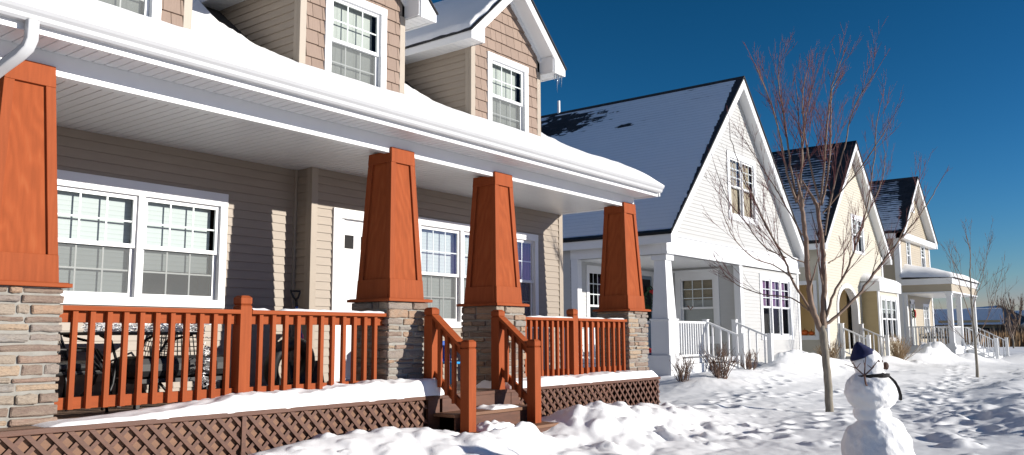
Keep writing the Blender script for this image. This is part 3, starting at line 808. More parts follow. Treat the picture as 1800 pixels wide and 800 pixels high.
# churned, clumpy snow
churn=np.clip(fbm(XX*.4,YY*.8,21,3)*1.7+.35,0.05,1)
churn=np.maximum(churn,np.exp(-(((XX-9.6)/3.4)**2+((YY-5.0)/1.2)**2)))
churn=np.maximum(churn,.8*np.exp(-(((XX-6.)/1.6)**2+((YY-5.2)/.8)**2)))
churn*=(.45+.55*(1-ss(12,18,XX)*ss(3.5,5,YY)))
fadefar=1-.75*ss(25,70,XX)
B=billow(XX*.95+.25*fbm(XX*2,YY*2,5,2),YY*1.35+.25*fbm(XX*2,YY*2,9,2),31,4)
Z=Z+churn*fadefar*((B-.35)*(.10+.07*np.exp(-((YY-5.3)/1.1)**2)*(1-ss(11.5,14,XX))+.03*(1-ss(2.0,3.0,YY))))+.010*fbm(XX*2.6,YY*3.2,41,4)*fadefar
# loose lumps thrown by the shovel, and footprints
rg=np.random.default_rng(5); Zb=Z.copy()
def stamp(cx,cy,r,h,mode,asp=1,ang=0):
    i0,i1=np.searchsorted(GX,[cx-r*2.2,cx+r*2.2]); j0,j1=np.searchsorted(GY,[cy-r*2.2,cy+r*2.2])
    if i1-i0<2 or j1-j0<2: return
    x=XX[j0:j1,i0:i1]-cx; y=YY[j0:j1,i0:i1]-cy; ca,sa=math.cos(ang),math.sin(ang)
    u=(x*ca+y*sa)/asp; v=-x*sa+y*ca; d=np.sqrt(u*u+v*v)/r
    if mode=='lump':
        k=np.clip(1.1-d*d,0,1)**.8; k*=1+.45*fbm(x/r*1.7+cx,y/r*1.7+cy,7,2)
        Z[j0:j1,i0:i1]=np.where(k>.02,np.maximum(Z[j0:j1,i0:i1],Zb[j0:j1,i0:i1]+h*np.clip(k,0,1.3)-.012),Z[j0:j1,i0:i1])
    else:
        Z[j0:j1,i0:i1]+=h*(-np.exp(-(d*1.15)**4)+.35*np.exp(-((d-1.45)/.35)**2))
def lumps(n,cx,cy,sx,sy,r0,r1,k=.75):
    for _ in range(n):
        r=r0*(r1/r0)**(rg.random()**2.); stamp(rg.normal(cx,sx),rg.normal(cy,sy),r,r*k*rg.uniform(.4,1.),'lump',rg.uniform(.8,1.7),rg.uniform(0,3.1))
lumps(260,9.4,5.3,1.2,.42,.03,.20,.5); lumps(260,6.0,5.5,.95,.42,.025,.15,.55); lumps(90,13.5,4.6,2.,1.1,.03,.12,.5); lumps(60,11.0,4.6,1.8,.7,.05,.24,.3)
lumps(100,15.5,2.3,3.5,.75,.04,.30,.38); lumps(28,14.2,1.7,1.4,.4,.08,.36,.4); lumps(45,24,3.2,7,.9,.08,.36,.4); lumps(60,24,8.2,2.,.4,.08,.3,.5)
lumps(40,38.3,7.6,1.,.6,.1,.35); lumps(60,40,5.0,7,1.5,.1,.5,.45)
def trail(x0,y0,x1,y1,step=.34,sz=.13,dep=.06):
    L=math.hypot(x1-x0,y1-y0); n=int(L/step); a=math.atan2(y1-y0,x1-x0)
    for i in range(n):
        t=i/n; s=.10*(1 if i%2 else -1)
        stamp(x0+(x1-x0)*t-math.sin(a)*s+rg.normal(0,.05),y0+(y1-y0)*t+math.cos(a)*s+rg.normal(0,.05),sz*rg.uniform(.8,1.2),dep*rg.uniform(.6,1.3),'foot',1.5,a+rg.normal(0,.25))
trail(12.5,5.9,20.5,7.6,.5); trail(14,6.5,22,5.4,.5); trail(10.8,4.3,30,4.7,.62,.15,.07); trail(16,3.6,34,6.2,.62,.15,.06); trail(13,2.3,22,4.3,.62,.16,.07)
for _ in range(45): stamp(rg.uniform(9.5,30),rg.uniform(1.2,7.2),rg.uniform(.07,.17),rg.uniform(.02,.06),'foot',rg.uniform(1,1.7),rg.uniform(0,3.1))
Z=Zb+(Z-Zb)*(1-.38*ss(10.5,12.5,XX)*(1-ss(21.5,22.5,XX)*ss(7.4,7.6,YY)))
bank=np.exp(-((YY-5.4)/1.0)**2)*(1-ss(11.5,15,XX))
Z=Z+(.25+.75*bank)*(1-ss(18,30,XX))*(.016*fbm(XX*5.5,YY*5.5,91,3)*np.clip(fbm(XX*.9,YY*.9,95,2)*2+.8,0,1)+.012*(billow(XX*4.2,YY*4.2,97,3)-.3))
# the cleared front walk, trodden down to the slab
wk=ss(6.72,6.95,XX)*(1-ss(7.72,7.98,XX))*(1-ss(5.65,5.95,YY))*ss(4.1,4.6,YY)
wk2=ss(6.9,7.1,XX)*(1-ss(7.55,7.8,XX))*(1-ss(4.9,5.15,YY))*ss(4.25,4.5,YY)
wz=-1.19+.045*fbm(XX*3,YY*3,61,3)
Z=Z*(1-wk*(1-ss(5.15,5.5,YY)))+wz*wk*(1-ss(5.15,5.5,YY)); Z=Z-.10*wk2*ss(-.3,.25,fbm(XX*1.3,YY*1.3,77,2)+.30)
# clear of the house: snow meets the lattice, lies lower under the deck
under=ss(6.36,6.5,YY)*(1-ss(11.9,12.05,XX)); Z=Z*(1-under)+(-1.35)*under
lim=ss(6.1,6.33,YY)*(1-ss(11.9,12.0,XX)); Z=np.minimum(Z,-.88+.0*XX+ (1-lim)*.6)
def gz(x,y):
    i=min(max(int(np.searchsorted(GX,x)),1),len(GX)-1); j=min(max(int(np.searchsorted(GY,y)),1),len(GY)-1)
    return float(Z[j,i])
nx,ny=len(GX),len(GY)
V=np.stack([XX.ravel(),YY.ravel(),Z.ravel()],1)
ii=np.arange(nx*ny).reshape(ny,nx); Q=np.stack([ii[:-1,:-1].ravel(),ii[:-1,1:].ravel(),ii[1:,1:].ravel(),ii[1:,:-1].ravel()],1)
me=bpy.data.meshes.new('ground'); me.vertices.add(len(V)); me.vertices.foreach_set('co',V.ravel().astype(np.float32))
me.loops.add(Q.size); me.loops.foreach_set('vertex_index',Q.ravel().astype(np.int32)); me.polygons.add(len(Q))
me.polygons.foreach_set('loop_start',(np.arange(len(Q))*4).astype(np.int32)); me.polygons.foreach_set('loop_total',np.full(len(Q),4,np.int32))
me.polygons.foreach_set('use_smooth',np.ones(len(Q),bool)); me.update(); me.validate(); me.materials.append(M['snow'])
G=bpy.data.objects.new('snowy_ground',me); COL.objects.link(G); tag(G,'trampled and shovelled white snow covering the front yards',None,None,'structure')
mb=MB(); mb.box(6.8,7.95,-3,5.7,-1.40,-1.235); tag(mb.build('front_path',M['concrete']),'strip of bare concrete walk in front of the porch steps',None,None,'structure')
# snow lying on the deck in front of the railings
def deck_snow(x0,x1,prof,seed,ymax):
    xs=np.arange(x0,x1+.001,.025); us=np.linspace(0,1,26); vs=[];fs=[]
    for x in xs:
        h,yb=prof(x)
        for u in us:
            y=6.322+(yb-6.322)*u+.012*vnoise(x*5,0,seed)*(u<.1)
            f=min(1,(u/.10))**.5 if u<.10 else 1
            f*=1-ss(.72,1.,np.float64(u))*.95
            hh=h*(1+.30*vnoise(x*2.1,y*3,seed)+.20*vnoise(x*6,y*6,seed+1)+.08*vnoise(x*15,y*15,seed+2))
            e=min(1,(x-x0)/.12,(x1-x)/.10)
            vs.append((x,y,ZD-.002+max(-.004,hh*f*max(e,0)**.6)))
    n=len(us)
    for i in range(len(xs)-1):
        for j in range(n-1): fs.append((i*n+j,(i+1)*n+j,(i+1)*n+j+1,i*n+j+1))
    m=MB(); m.add(vs,fs); return m
p=lambda x: (float(.030+.11*ss(3.1,5.0,np.float64(x))+.03*ss(5.4,6.2,np.float64(x))), float(6.74+.12*ss(3.2,4.6,np.float64(x))))
tag(deck_snow(2.85,7.0,p,3,6.8).build('deck_snow',M['snow'],None,True),'ridge of white snow along the near edge of the porch deck',None,None,'stuff')
tag(deck_snow(8.16,11.86,lambda x:(.10,7.0),9,7.0).build('deck_snow',M['snow'],None,True),'blanket of snow on the porch deck under the far railing',None,None,'stuff')
tag(deck_snow(1.0,2.5,lambda x:(.02,6.55),5,7.0).build('deck_snow',M['snow'],None,True),'thin snow on the deck edge by the nearest stone pier',None,None,'stuff')
for (sx0,sx1,sy0,sz,h_,lab) in ((7.45,8.0,6.05,-.80,.035,'thin snow on the upper porch step beside the right stair rail'),(7.0,7.5,5.74,-.98,.07,'snow heaped on the lower porch step')):
    mb=MB(); us=np.linspace(0,1,30); vw=np.linspace(0,1,14); vs=[];fs=[]
    for v_ in vw:
        for u_ in us:
            e=max(0,min(u_/.2,(1-u_)/.2,v_/.2,(1-v_)/.2+.3,1)); vs.append((sx0+(sx1-sx0)*u_,sy0+.26*v_,sz-.004+h_*e**.6*(1+.5*vnoise(u_*5,v_*4,sx0))))
    n=len(us)
    for j_ in range(len(vw)-1):
        for i_ in range(n-1): fs.append((j_*n+i_,j_*n+i_+1,(j_+1)*n+i_+1,(j_+1)*n+i_))
    mb.add(vs,fs); tag(mb.build('step_snow',M['snow'],None,True),lab,None,None,'stuff')
def rail_snow(x0,x1,y0,y1,z,seed,dens,label):
    mb=MB(); xs=np.arange(x0,x1,.02); us=np.linspace(0,1,7); vs=[];fs=[]
    for x in xs:
        k=max(0,min(1,(vnoise(x*2.5,0,seed)+dens)/.25))
        for u in us:
            b=(1-(2*u-1)**2)**.5
            vs.append((x,y0+(y1-y0)*(u*.9+.05),z-.003+k*b*(.022+.012*vnoise(x*9,u*2,seed))))
    n=len(us)
    for i in range(len(xs)-1):
        for j in range(n-1): fs.append((i*n+j,(i+1)*n+j,(i+1)*n+j+1,i*n+j+1))
    mb.add(vs,fs); tag(mb.build('rail_snow',M['snow'],None,True),label,None,None,'stuff')
rail_snow(4.74,6.40,6.635,6.775,RZ,2,.35,'thin crust of snow along the top rail left of the porch steps')
rail_snow(8.85,11.40,6.635,6.775,RZ,6,.22,'patchy snow on the top rail right of the porch steps')

# ================================================================== WHITE GABLE HOUSE
Y0=9.5
def gable_roof(root,cx,hw,zpk,ze,yf,yb,mat,soff='white',side_snow=True,fascia=.24,rake=.24,thick=.16):
    """two slopes over a street-facing gable, rakes, eaves, sloping soffits"""
    sl=(zpk-ze)/hw; L=math.hypot(hw,zpk-ze)
    r=MB()
    for s in (-1,1):
        xe=cx+s*(hw+.04); z0=ze-.04*sl
        o=.06
        P=[(xe,yf-.03,z0),(xe,yb,z0),(cx,yb,zpk),(cx,yf-.03,zpk)]
        r.quad([(x,y,z+o) for x,y,z in P],[(0,0),(yb-yf,0),(yb-yf,L),(0,L)])
        r.quad([(x,y,z-.0) for x,y,z in P])
        r.quad([P[0],P[3],(P[3][0],P[3][1],P[3][2]+o),(P[0][0],P[0][1],P[0][2]+o)],[(0,0)]*4)
        r.quad([P[0],P[1],(P[1][0],P[1][1],P[1][2]+o),(P[0][0],P[0][1],P[0][2]+o)],[(0,0)]*4)
    rf=r.build('roof',mat,root)
    t=MB()
    for s in (-1,1):
        xe=cx+s*hw
        t.prism([(xe,yf,ze-.0),(cx,yf,zpk-.0),(cx,yf,zpk-rake*1.25),(xe-s*.22,yf,ze+.22*sl-rake*1.25),(xe-s*.22,yf,ze-fascia),(xe,yf,ze-fascia)],(0,.04,0))
        t.box(min(xe,xe-s*.04),max(xe,xe-s*.04),yf+.04,yb,ze-fascia,ze-.005)
        za=lambda x:ze+(hw-abs(x-cx))*sl-.20
        xa=xe-s*.04
        t.hexa([(xa,yf+.04,za(xa)),(cx,yf+.04,za(cx)),(cx,Y0,za(cx)),(xa,Y0,za(xa))],[(xa,yf+.04,za(xa)+.05),(cx,yf+.04,za(cx)+.05),(cx,Y0,za(cx)+.05),(xa,Y0,za(xa)+.05)])
    t.build('rake_trim',M[soff],root)
    return rf,sl
WH=empty('white_house',(22.75,Y0,-.9),'white clapboard house with steep snowy roof and corner porch, next door to the brown house','house')
cx=22.75; wl,wr=18.25,27.25; zf=-.55; zc=1.95; YB=12.2
M['roofA']=roof_mat('white house roof',.88,.24,6.85,patch=.2,streak=.24,ridge_w=.22,grad=.35,spot=[(6.4,5.9,2.2,.75,.75),(8.5,4.6,1.2,.5,.5),(3.3,5.2,.35,.10,.55)])
gable_roof(WH,cx,4.75,7.30,2.42,9.2,20,M['roofA'])
upw=(22.02,24.06,3.18,5.12); low=(24.02,26.60,-.13,1.80)
sl=(7.30-2.42)/4.75
mb=MB(); clipW=lambda c:(max(wl,cx-(7.26-c)/sl+.12),min(wr,cx+(7.26-c)/sl-.12))
siding(mb,fY(Y0),wl,wr,2.35,7.05,[upw],ex=.1,clip=clipW)
siding(mb,fY(Y0),22.75,wr-.1,-1.2,1.92,[low],ex=.1)
mb.box(wl+.1,wr-.05,YB+.6,20,-1.2,2.5); mb.box(22.85,wr-.05,10.05,12.8,-1.2,2.4)
siding(mb,fX(wl),YB,20,-1.2,2.3); siding(mb,lambda a,b,c:(wr+b,a,c),Y0,20,-1.2,2.4)
mb.prism([(cx-4.3,10.1,2.4),(cx+4.3,10.1,2.4),(cx,10.1,7.0)],(0,9.8,0))
mb.build('wall',M['wsiding'],WH)
mb=MB(); sw=(10.15,11.5,-.22,1.84); bw=(18.95,19.95,-.2,1.87); bd=(21.7,22.66,zf,1.75)
siding(mb,fX(22.70),Y0+.12,YB,zf,zc,[sw]); siding(mb,fY(YB),wl+.2,22.7,zf,zc,[bw,bd])
mb.build('porch_wall',M['gsiding'],WH)
mb=MB(); mb.box(wl,22.7,Y0,YB,zc,zc+.06); mb.box(wl,22.7,Y0+.02,YB,zf-.12,zf)
for y in (Y0-.06,): mb.box(wl-.02,wr+.02,y,Y0+.08,zc+.0,zc+.44)
mb.box(wl-.02,wl+.14,Y0+.08,YB,zc+.0,zc+.44); mb.box(wl-.05,wr+.05,Y0-.10,Y0-.06,zc+.44,zc+.50); mb.box(wl-.05,wr+.05,Y0-.085,Y0-.06,zc-.0,zc+.05)
mb.box(22.58,22.78,Y0-.03,Y0+.16,zf-.5,zc); mb.box(wr-.12,wr+.03,Y0-.03,Y0+.1,-1.2,zc)
mb.box(wl-.03,wl+.17,YB-.22,YB-.02,zf-.4,zc)
mb.box(wl-.04,20.45,Y0-.02,Y0+.02,-1.2,zf-.13); mb.box(wl-.04,wl,Y0+.02,YB,-1.2,zf-.13); mb.box(22.25,22.58,Y0-.02,Y0+.02,-1.2,zf-.13)
mb.build('porch_trim',M['white'],WH,bevel=.006)
mb=MB(); c_=(wl+.25,Y0+.2); mb.frustum(c_[0],c_[1],.40,zc-.14,.215,.15); mb.box(c_[0]-.2,c_[0]+.2,c_[1]-.2,c_[1]+.2,zc-.14,zc)
mb.box(c_[0]-.24,c_[0]+.24,c_[1]-.24,c_[1]+.24,-.45,.38); mb.box(c_[0]-.26,c_[0]+.26,c_[1]-.26,c_[1]+.26,.37,.41); mb.box(c_[0]-.30,c_[0]+.30,c_[1]-.30,c_[1]+.30,-1.2,-.45)
mb.build('porch_column',M['white'],WH,bevel=.008)
window(WH,fY(Y0),*upw,units=2,trim=.17,head=.17,sill=.17,blind='tanblind',detail=False,low_grid=False,rows=3,cols=3,screen=False)
window(WH,fY(Y0),*low,units=3,trim=.17,head=.14,sill=.13,blind='curtain',low_blind=.5,detail=False,low_grid=False,rows=3,cols=2,screen=False)
window(WH,fX(22.70),*sw,units=1,trim=.16,head=.2,sill=.16,blind='tanblind',low_blind=.36,detail=False,low_grid=False,rows=3,cols=3,hood=True,screen=False)
window(WH,fY(YB),*bw,units=1,trim=.13,head=.15,blind='curtain',low_blind=0.0,detail=False,low_grid=False,rows=3,cols=3,hood=False,screen=False)
cm=MB(); 
for s in (0,1):
    cm.quad([(19.1+s*.62,YB+.09,1.6),(19.28+s*.48,YB+.09,1.6),(19.16+s*.62,YB+.09,.35),(19.1+s*.62,YB+.09,.35)])
cm.build('curtain',M['curtain'],WH)
mb=MB(); f=fY(YB); mb.box(bd[0],bd[0]+.12,-.03,.04,bd[2],bd[3],f); mb.box(bd[1]-.12,bd[1],-.03,.04,bd[2],bd[3],f); mb.box(bd[0],bd[1],-.03,.045,bd[3],bd[3]+.14,f)
D=mb.build('door',M['white'],WH); mb=MB(); mb.box(bd[0]+.12,bd[1]-.12,-.05,-.01,bd[2],bd[3],f); mb.build('door_leaf',paint('blue grey door',(.20,.27,.33),.4),D)
mb=MB()
mb.box(bd[0]+.2,bd[1]-.2,-.012,.0,bd[2]+1.0,bd[3]-.1,f); mb.build('door_pane',M['dark'],D)
def white_rail(root,pts_top,n,drop=.86,r=.018,posts=True,matn='white'):
    """straight or sloping white rail between two points with pickets"""
    a,b=Vector(pts_top[0]),Vector(pts_top[1]); mb=MB(); d=(b-a); 
    side=Vector((d.y,-d.x,0)).normalized()*.035
    up=Vector((0,0,.05))
    def bar(p,q,w,h): mb.hexa([p-w,q-w,q+w,p+w],[p-w+h,q-w+h,q+w+h,p+w+h])
    bar(a-up,b-up,side,up); dd=Vector((0,0,-drop)); bar(a+dd,b+dd,side*.8,up*.9)
    o=mb.build('railing',M[matn],root); me0=None
    for i in range(n):
        t=(i+.5)/n; p=a+d*t; m=MB(); m.box(p.x-r,p.x+r,p.y-r,p.y+r,p.z-drop+.04,p.z-.05)
        if me0 is None: m_=m.build('baluster',M[matn],o,at=tuple(p)); me0=m_; p0=p
        else: m_=me0.copy(); COL.objects.link(m_); m_.parent=o; m_.location=me0.location+(p-p0)
    return o
def sq_post(root,x,y,z0,z1,w=.06,name='railing_post',matn='white'):
    mb=MB(); mb.box(x-w,x+w,y-w,y+w,z0,z1-.02); mb.box(x-w-.012,x+w+.012,y-w-.012,y+w+.012,z1-.02,z1); return mb.build(name,M[matn],root)
white_rail(WH,((18.72,Y0+.05,.36),(20.40,Y0+.05,.36)),13); white_rail(WH,((wl+.05,Y0+.5,.36),(wl+.05,YB-.2,.36)),16)
sq_post(WH,20.46,Y0+.05,-1.1,.42); sq_post(WH,22.28,Y0+.05,-1.1,.44)
for x in (20.46,22.28):
    white_rail(WH,((x,Y0-.02,.36),(x,8.62,.0)),4); sq_post(WH,x,8.58,-1.1,.06)
mb=MB()
for i in range(3): mb.box(20.5,22.25,Y0-.05-.29*(i+1),Y0-.05-.29*i,-1.3,zf-.15*(i+1))
mb.build('porch_steps',M['white'],WH)
mb=MB(); mb.tube([(18.9,9.27,.72),(18.9,9.2,.62),(18.93,9.15,.7)],.015,5); 
mb.build('hook',M['brown'],WH)
mb=MB(); mb.tube([(cx,15.6,7.2),(cx,15.6,7.75)],.05,8); mb.build('vent_pipe',M['white'],WH)
# wreath on its door, flowers by the porch
def wreath(x,y,z,r,label):
    mb=MB(); rs=random.Random(4)
    for k in range(90):
        a=rs.uniform(0,6.283); q=r+rs.gauss(0,r*.13); p=Vector((x+q*math.cos(a),y+rs.gauss(0,.02),z+q*math.sin(a)))
        d=Vector((rs.gauss(0,1),rs.gauss(0,.5),rs.gauss(0,1))).normalized()*r*.3
        mb.tube([p-d,p,p+d],[.004,r*.09,.004],4)
    o=empty('wreath',(x,y,z),label,'wreath'); mb.build('greenery',M['green'],o)
    mb=MB()
    for k in range(26):
        a=rs.uniform(-1.2,1.9); q=r+rs.gauss(0,r*.1); mb.ell((x+q*math.cos(a),y-.05,z+q*math.sin(a)),(r*.17,.03,r*.17),6,4)
    mb.build('red_bow',M['redleaf'],o); return o
wreath(22.22,YB-.09,1.05,.28,'green and red wreath on the door of the white house')
def flowers(x,y,z,label):
    o=empty('potted_flowers',(x,y,z),label,'flowers'); mb=MB(); rs=random.Random(8)
    mb.frustum(x,y,z,z+.12,.06,.08); mb.build('pot',M['navy'],o); mb=MB()
    for k in range(40):
        a=rs.uniform(0,6.28); q=rs.uniform(0,.12); p=Vector((x+q*math.cos(a),y+q*math.sin(a)*.7,z+.13+rs.uniform(0,.08)))
        mb.tube([p,p+Vector((rs.gauss(0,.04),rs.gauss(0,.04),.03)),p+Vector((rs.gauss(0,.07),rs.gauss(0,.07),.02))],[.003,.03,.003],4)
    mb.build('blossoms',M['redleaf'],o)
flowers(19.2,10.4,-.55,'small red potted flowers behind the corner column of the white house')

# ================================================================== YELLOW HOUSE
YH=empty('yellow_house',(33.6,Y0,-.9),'pale yellow house with arched entry and snow capped bay window beyond the white house','house')
M['roofB']=roof_mat('yellow house roof',.62,.9,6.05,patch=.22,row=.17,streak=.55,ridge_w=.22,grad=.75)
cx=33.6; gable_roof(YH,cx,4.3,7.38,3.15,9.2,18,M['roofB'])
wl,wr=29.95,37.4; sl=(7.38-3.15)/4.3; upw=(33.36,34.95,3.10,4.60)
mb=MB(); clipY=lambda c:(wl,wr) if c<3.6 else (max(wl,cx-(7.34-c)/sl+.1),min(wr,cx+(7.34-c)/sl-.1))
# arch opening: siding courses stop at the arch
ax0,ax1,az=31.25,33.55,.95; ar=(ax1-ax0)/2; acx=(ax0+ax1)/2
def yside(c0,c1,holes):
    c=c0
    while c<c1:
        lo,hi=clipY(c+.05); hs=list(holes)
        if -.55<c<az: hs.append((ax0,ax1,c-.01,c+.2))
        elif az<=c<az+.78:
            w=ar*math.sqrt(max(0,1-((c+.05-az)/.78)**2)); hs.append((acx-w,acx+w,c-.01,c+.2))
        siding(mb,fY(Y0),lo,hi,c,c+.1,hs); c+=.1
yside(-1.2,7.1,[upw])
so=(9.9,11.6,-.02,1.75)
siding(mb,fX(wl),Y0,18,-1.2,3.1,[so])
siding(mb,lambda a,b,c:(wr+b,a,c),Y0,18,-1.2,3.1)
mb.box(wl+.1,wr-.1,12.2,18,-1.2,3.3); mb.box(33.8,wr-.1,9.95,12.3,-1.2,2.9); mb.prism([(cx-3.5,10.2,3.0),(cx+3.5,10.2,3.0),(cx,10.2,6.9)],(0,7.7,0))
mb.build('wall',M['yellow'],YH)
mb=MB(); mb.box(wl+.05,33.8,12.0,12.2,-.6,2.9); mb.box(33.7,33.8,9.9,12.0,-.6,2.9); mb.box(wl+.05,33.8,9.55,12.2,2.6,2.7); mb.box(wl+.05,33.8,Y0+.05,12.2,-.75,-.6); 
mb.build('porch_wall',M['ochre_bounce'],YH)
mb=MB()
mb.box(wl-.04,wl+.14,Y0-.04,Y0-.0,-1.2,3.2); mb.box(wl-.04,wl-.0,Y0,Y0+.2,-1.2,3.2); mb.box(wr-.14,wr+.04,Y0-.04,Y0,-1.2,3.2)
for (a,b,c,d) in ((so[0]-.12,so[1]+.12,so[3],so[3]+.14),(so[0]-.12,so[1]+.12,so[2]-.14,so[2]),(so[0]-.12,so[0],so[2],so[3]),(so[1],so[1]+.12,so[2],so[3])): mb.box(a,b,-.02,.04,c,d,fX(wl))
mb.box(wl-.10,wl+.16,so[0],so[1],so[2]-.03,so[2]+.01)
prev=None
for k in range(15):
    a=math.pi*k/14; p0=(acx-ar*math.cos(a),az+.78*math.sin(a)); p1=(acx-(ar+.16)*math.cos(a),az+(.78+.16)*math.sin(a))
    if prev:
        q0,q1=prev; mb.hexa([(q0[0],Y0-.045,q0[1]),(p0[0],Y0-.045,p0[1]),(p1[0],Y0-.045,p1[1]),(q1[0],Y0-.045,q1[1])],[(q0[0],Y0+.20,q0[1]),(p0[0],Y0+.20,p0[1]),(p1[0],Y0+.20,p1[1]),(q1[0],Y0+.20,q1[1])])
    prev=(p0,p1)
for x0,x1 in ((ax0-.16,ax0),(ax1,ax1+.16)): mb.box(x0,x1,Y0-.045,Y0+.2,-1.1,az)
mb.build('porch_trim',M['white'],YH)
mb=MB(); mb.box(30.5,31.2,11.93,11.99,-.6,1.5); mb.build('door',M['brown'],YH)
window(YH,fY(Y0),*upw,units=2,trim=.13,head=.13,blind='paleblind',low_blind=.5,detail=False,low_grid=False,rows=3,cols=2,screen=False)
# bay
bx0,bx1,by=34.25,37.2,8.9; bwn=(34.5,36.95,-.25,1.5)
mb=MB(); siding(mb,fY(by),bx0,bx1,-1.2,1.66,[bwn]); mb.build('bay_wall',M['yellow'],YH)
mb=MB(); siding(mb,fX(bx0),by,Y0,-1.2,1.66); mb.build('bay_side',M['ochre'],YH); mb=MB(); siding(mb,lambda a,b,c:(bx1+b,a,c),by,Y0,-1.2,1.66); mb.build('bay_side',M['ochre'],YH)
mb=MB(); mb.box(bx0-.12,bx1+.12,by-.12,Y0,1.66,2.0); mb.box(bx0-.03,bx0+.15,by-.03,by+.02,-1.2,1.66); mb.box(bx1-.15,bx1+.03,by-.03,by+.02,-1.2,1.66); mb.build('bay_trim',M['white'],YH)
window(YH,fY(by),*bwn,units=3,trim=.14,head=.12,blind='paleblind',low_blind=.35,detail=False,low_grid=False,rows=2,cols=2,screen=False)
def snow_cap(x0,x1,y0,y1,z,h,name,root,rise=0,seed=1,mat='snow_smooth'):
    """a pillow of snow; rise lifts its back edge (against a wall)"""
    mb=MB(); us=np.linspace(0,1,30); vs_=np.linspace(0,1,20); vs=[]; fs=[]
    for v in vs_:
        for u in us:
            e=min(1,u/.08,(1-u)/.08,v/.16); e=max(e,0)**.5
            vs.append((x0+(x1-x0)*u,y0+(y1-y0)*v,z+rise*v*min(1,min(u,1-u)/.22+.15)+h*e*(1+.2*vnoise(u*3,v*3,seed))))
    n=len(us)
    for j in range(len(vs_)-1):
        for i in range(n-1): fs.append((j*n+i,j*n+i+1,(j+1)*n+i+1,(j+1)*n+i))
    mb.add(vs,fs); return mb.build(name,M[mat],root,True)
snow_cap(bx0-.16,bx1+.16,by-.16,Y0,2.0,.12,'bay_snow',YH,.28)
white_rail(YH,((31.2,Y0-.1,.30),(31.2,8.55,-.10)),5); white_rail(YH,((33.6,Y0-.1,.30),(33.6,8.55,-.10)),5)
for x in (31.2,33.6): sq_post(YH,x,8.5,-1.1,.0); sq_post(YH,x,Y0-.12,-1.1,.42)
mb=MB()
for i in range(3): mb.box(31.25,33.55,Y0-.05-.3*(i+1),Y0-.05-.3*i,-1.3,-.6-.15*(i+1))
mb.build('porch_steps',M['concrete'],YH)
for i,(x,y,r,lab) in enumerate(((29.98,10.05,.10,'small orange pumpkin nearest the corner on the yellow house porch ledge'),(29.98,10.28,.13,'largest orange pumpkin on the yellow house porch ledge'),(29.98,10.50,.09,'small orange pumpkin farthest back on the yellow house porch ledge'))):
    mb=MB(); o=empty('pumpkin',(x,y,-.01),lab,'pumpkin','pumpkins on the porch ledge'); n=18
    vs=[];
    for j in range(8):
        th=math.pi*j/7
        for k in range(n):
            a=2*math.pi*k/n; q=r*(math.sin(th))*(1+.09*math.cos(a*6)); vs.append((x+q*math.cos(a),y+q*math.sin(a),-.01+r*.78-r*.78*math.cos(th)))
    mb.add(vs,[(j*n+k,j*n+(k+1)%n,(j+1)*n+(k+1)%n,(j+1)*n+k) for j in range(7) for k in range(n)]); mb.build('flesh',M['orange'],o,True)
    mb=MB(); mb.tube([(x,y,-.02+r*1.5),(x+.02,y,r*1.5+.05)],[.016,.01],5); mb.build('stem',M['stick'],o)

# ================================================================== BEIGE HOUSE
BH=empty('beige_house',(43.4,Y0,-1.0),'beige two storey house with pillared snow topped front porch, last in the row','house')
M['roofC']=roof_mat('beige house roof',.60,.9,4.45,patch=.22,row=.17,streak=.55,ridge_w=.2,grad=.6)
cx=43.35; gable_roof(BH,cx,3.35,7.40,4.50,9.15,18,M['roofC'],fascia=.26)
wl,wr=40.4,46.3; sl=(7.40-4.5)/3.35
w1=(41.69,42.45,2.9,4.36); w2=(44.5,45.4,3.1,4.36); pw=(44.25,45.45,.1,1.46); pd=(41.75,42.55,-.5,1.5)
mb=MB(); clipB=lambda c:(wl,wr) if c<4.6 else (max(wl,cx-(7.36-c)/sl+.1),min(wr,cx+(7.36-c)/sl-.1))
c=-1.2
while c<7.1: lo,hi=clipB(c+.05); siding(mb,fY(Y0),lo,hi,c,c+.1,[w1,w2,pw,pd]); c+=.1
siding(mb,fX(wl),Y0,18,-1.2,4.5); siding(mb,lambda a,b,c:(wr+b,a,c),Y0,18,-1.2,4.5)
mb.box(wl+.1,wr-.1,10.05,18,-1.2,4.5); mb.prism([(cx-2.7,10.0,4.5),(cx+2.7,10.0,4.5),(cx,10.0,6.9)],(0,7.9,0))
mb.build('wall',M['beige'],BH)
mb=MB(); mb.box(wl-.04,wl+.2,Y0-.04,Y0,-1.2,4.3); mb.box(wl-.04,wl,Y0,Y0+.2,-1.2,4.3); mb.box(wr-.15,wr+.04,Y0-.04,Y0,-1.2,4.3)
mb.box(cx-3.35,cx+3.35,9.19,Y0-.001,4.24,4.50)
mb.prism([(cx-.32,Y0-.05,5.75),(cx+.32,Y0-.05,5.75),(cx+.2,Y0-.05,6.3),(cx,Y0-.05,6.5),(cx-.2,Y0-.05,6.3)],(0,.06,0))
mb.build('house_trim',M['white'],BH)
for w in (w1,w2): window(BH,fY(Y0),*w,units=1,trim=.1,head=.1,blind='paleblind',low_blind=.5,detail=False,low_grid=False,rows=3,cols=2,screen=False)
window(BH,fY(Y0),*pw,units=2,trim=.12,head=.1,blind='paleblind',low_blind=.5,detail=False,low_grid=False,rows=3,cols=2,screen=False)
mb=MB(); f=fY(Y0); mb.box(pd[0],pd[0]+.1,-.03,.04,pd[2],pd[3],f); mb.box(pd[1]-.1,pd[1],-.03,.04,pd[2],pd[3],f); mb.box(pd[0],pd[1],-.03,.04,pd[3]-.1,pd[3]+.1,f); D=mb.build('door',M['white'],BH)
mb=MB(); mb.box(pd[0]+.1,pd[1]-.1,-.05,-.01,pd[2],pd[3]-.1,f); mb.build('door_leaf',paint('pale grey door',(.5,.52,.5),.5),D)
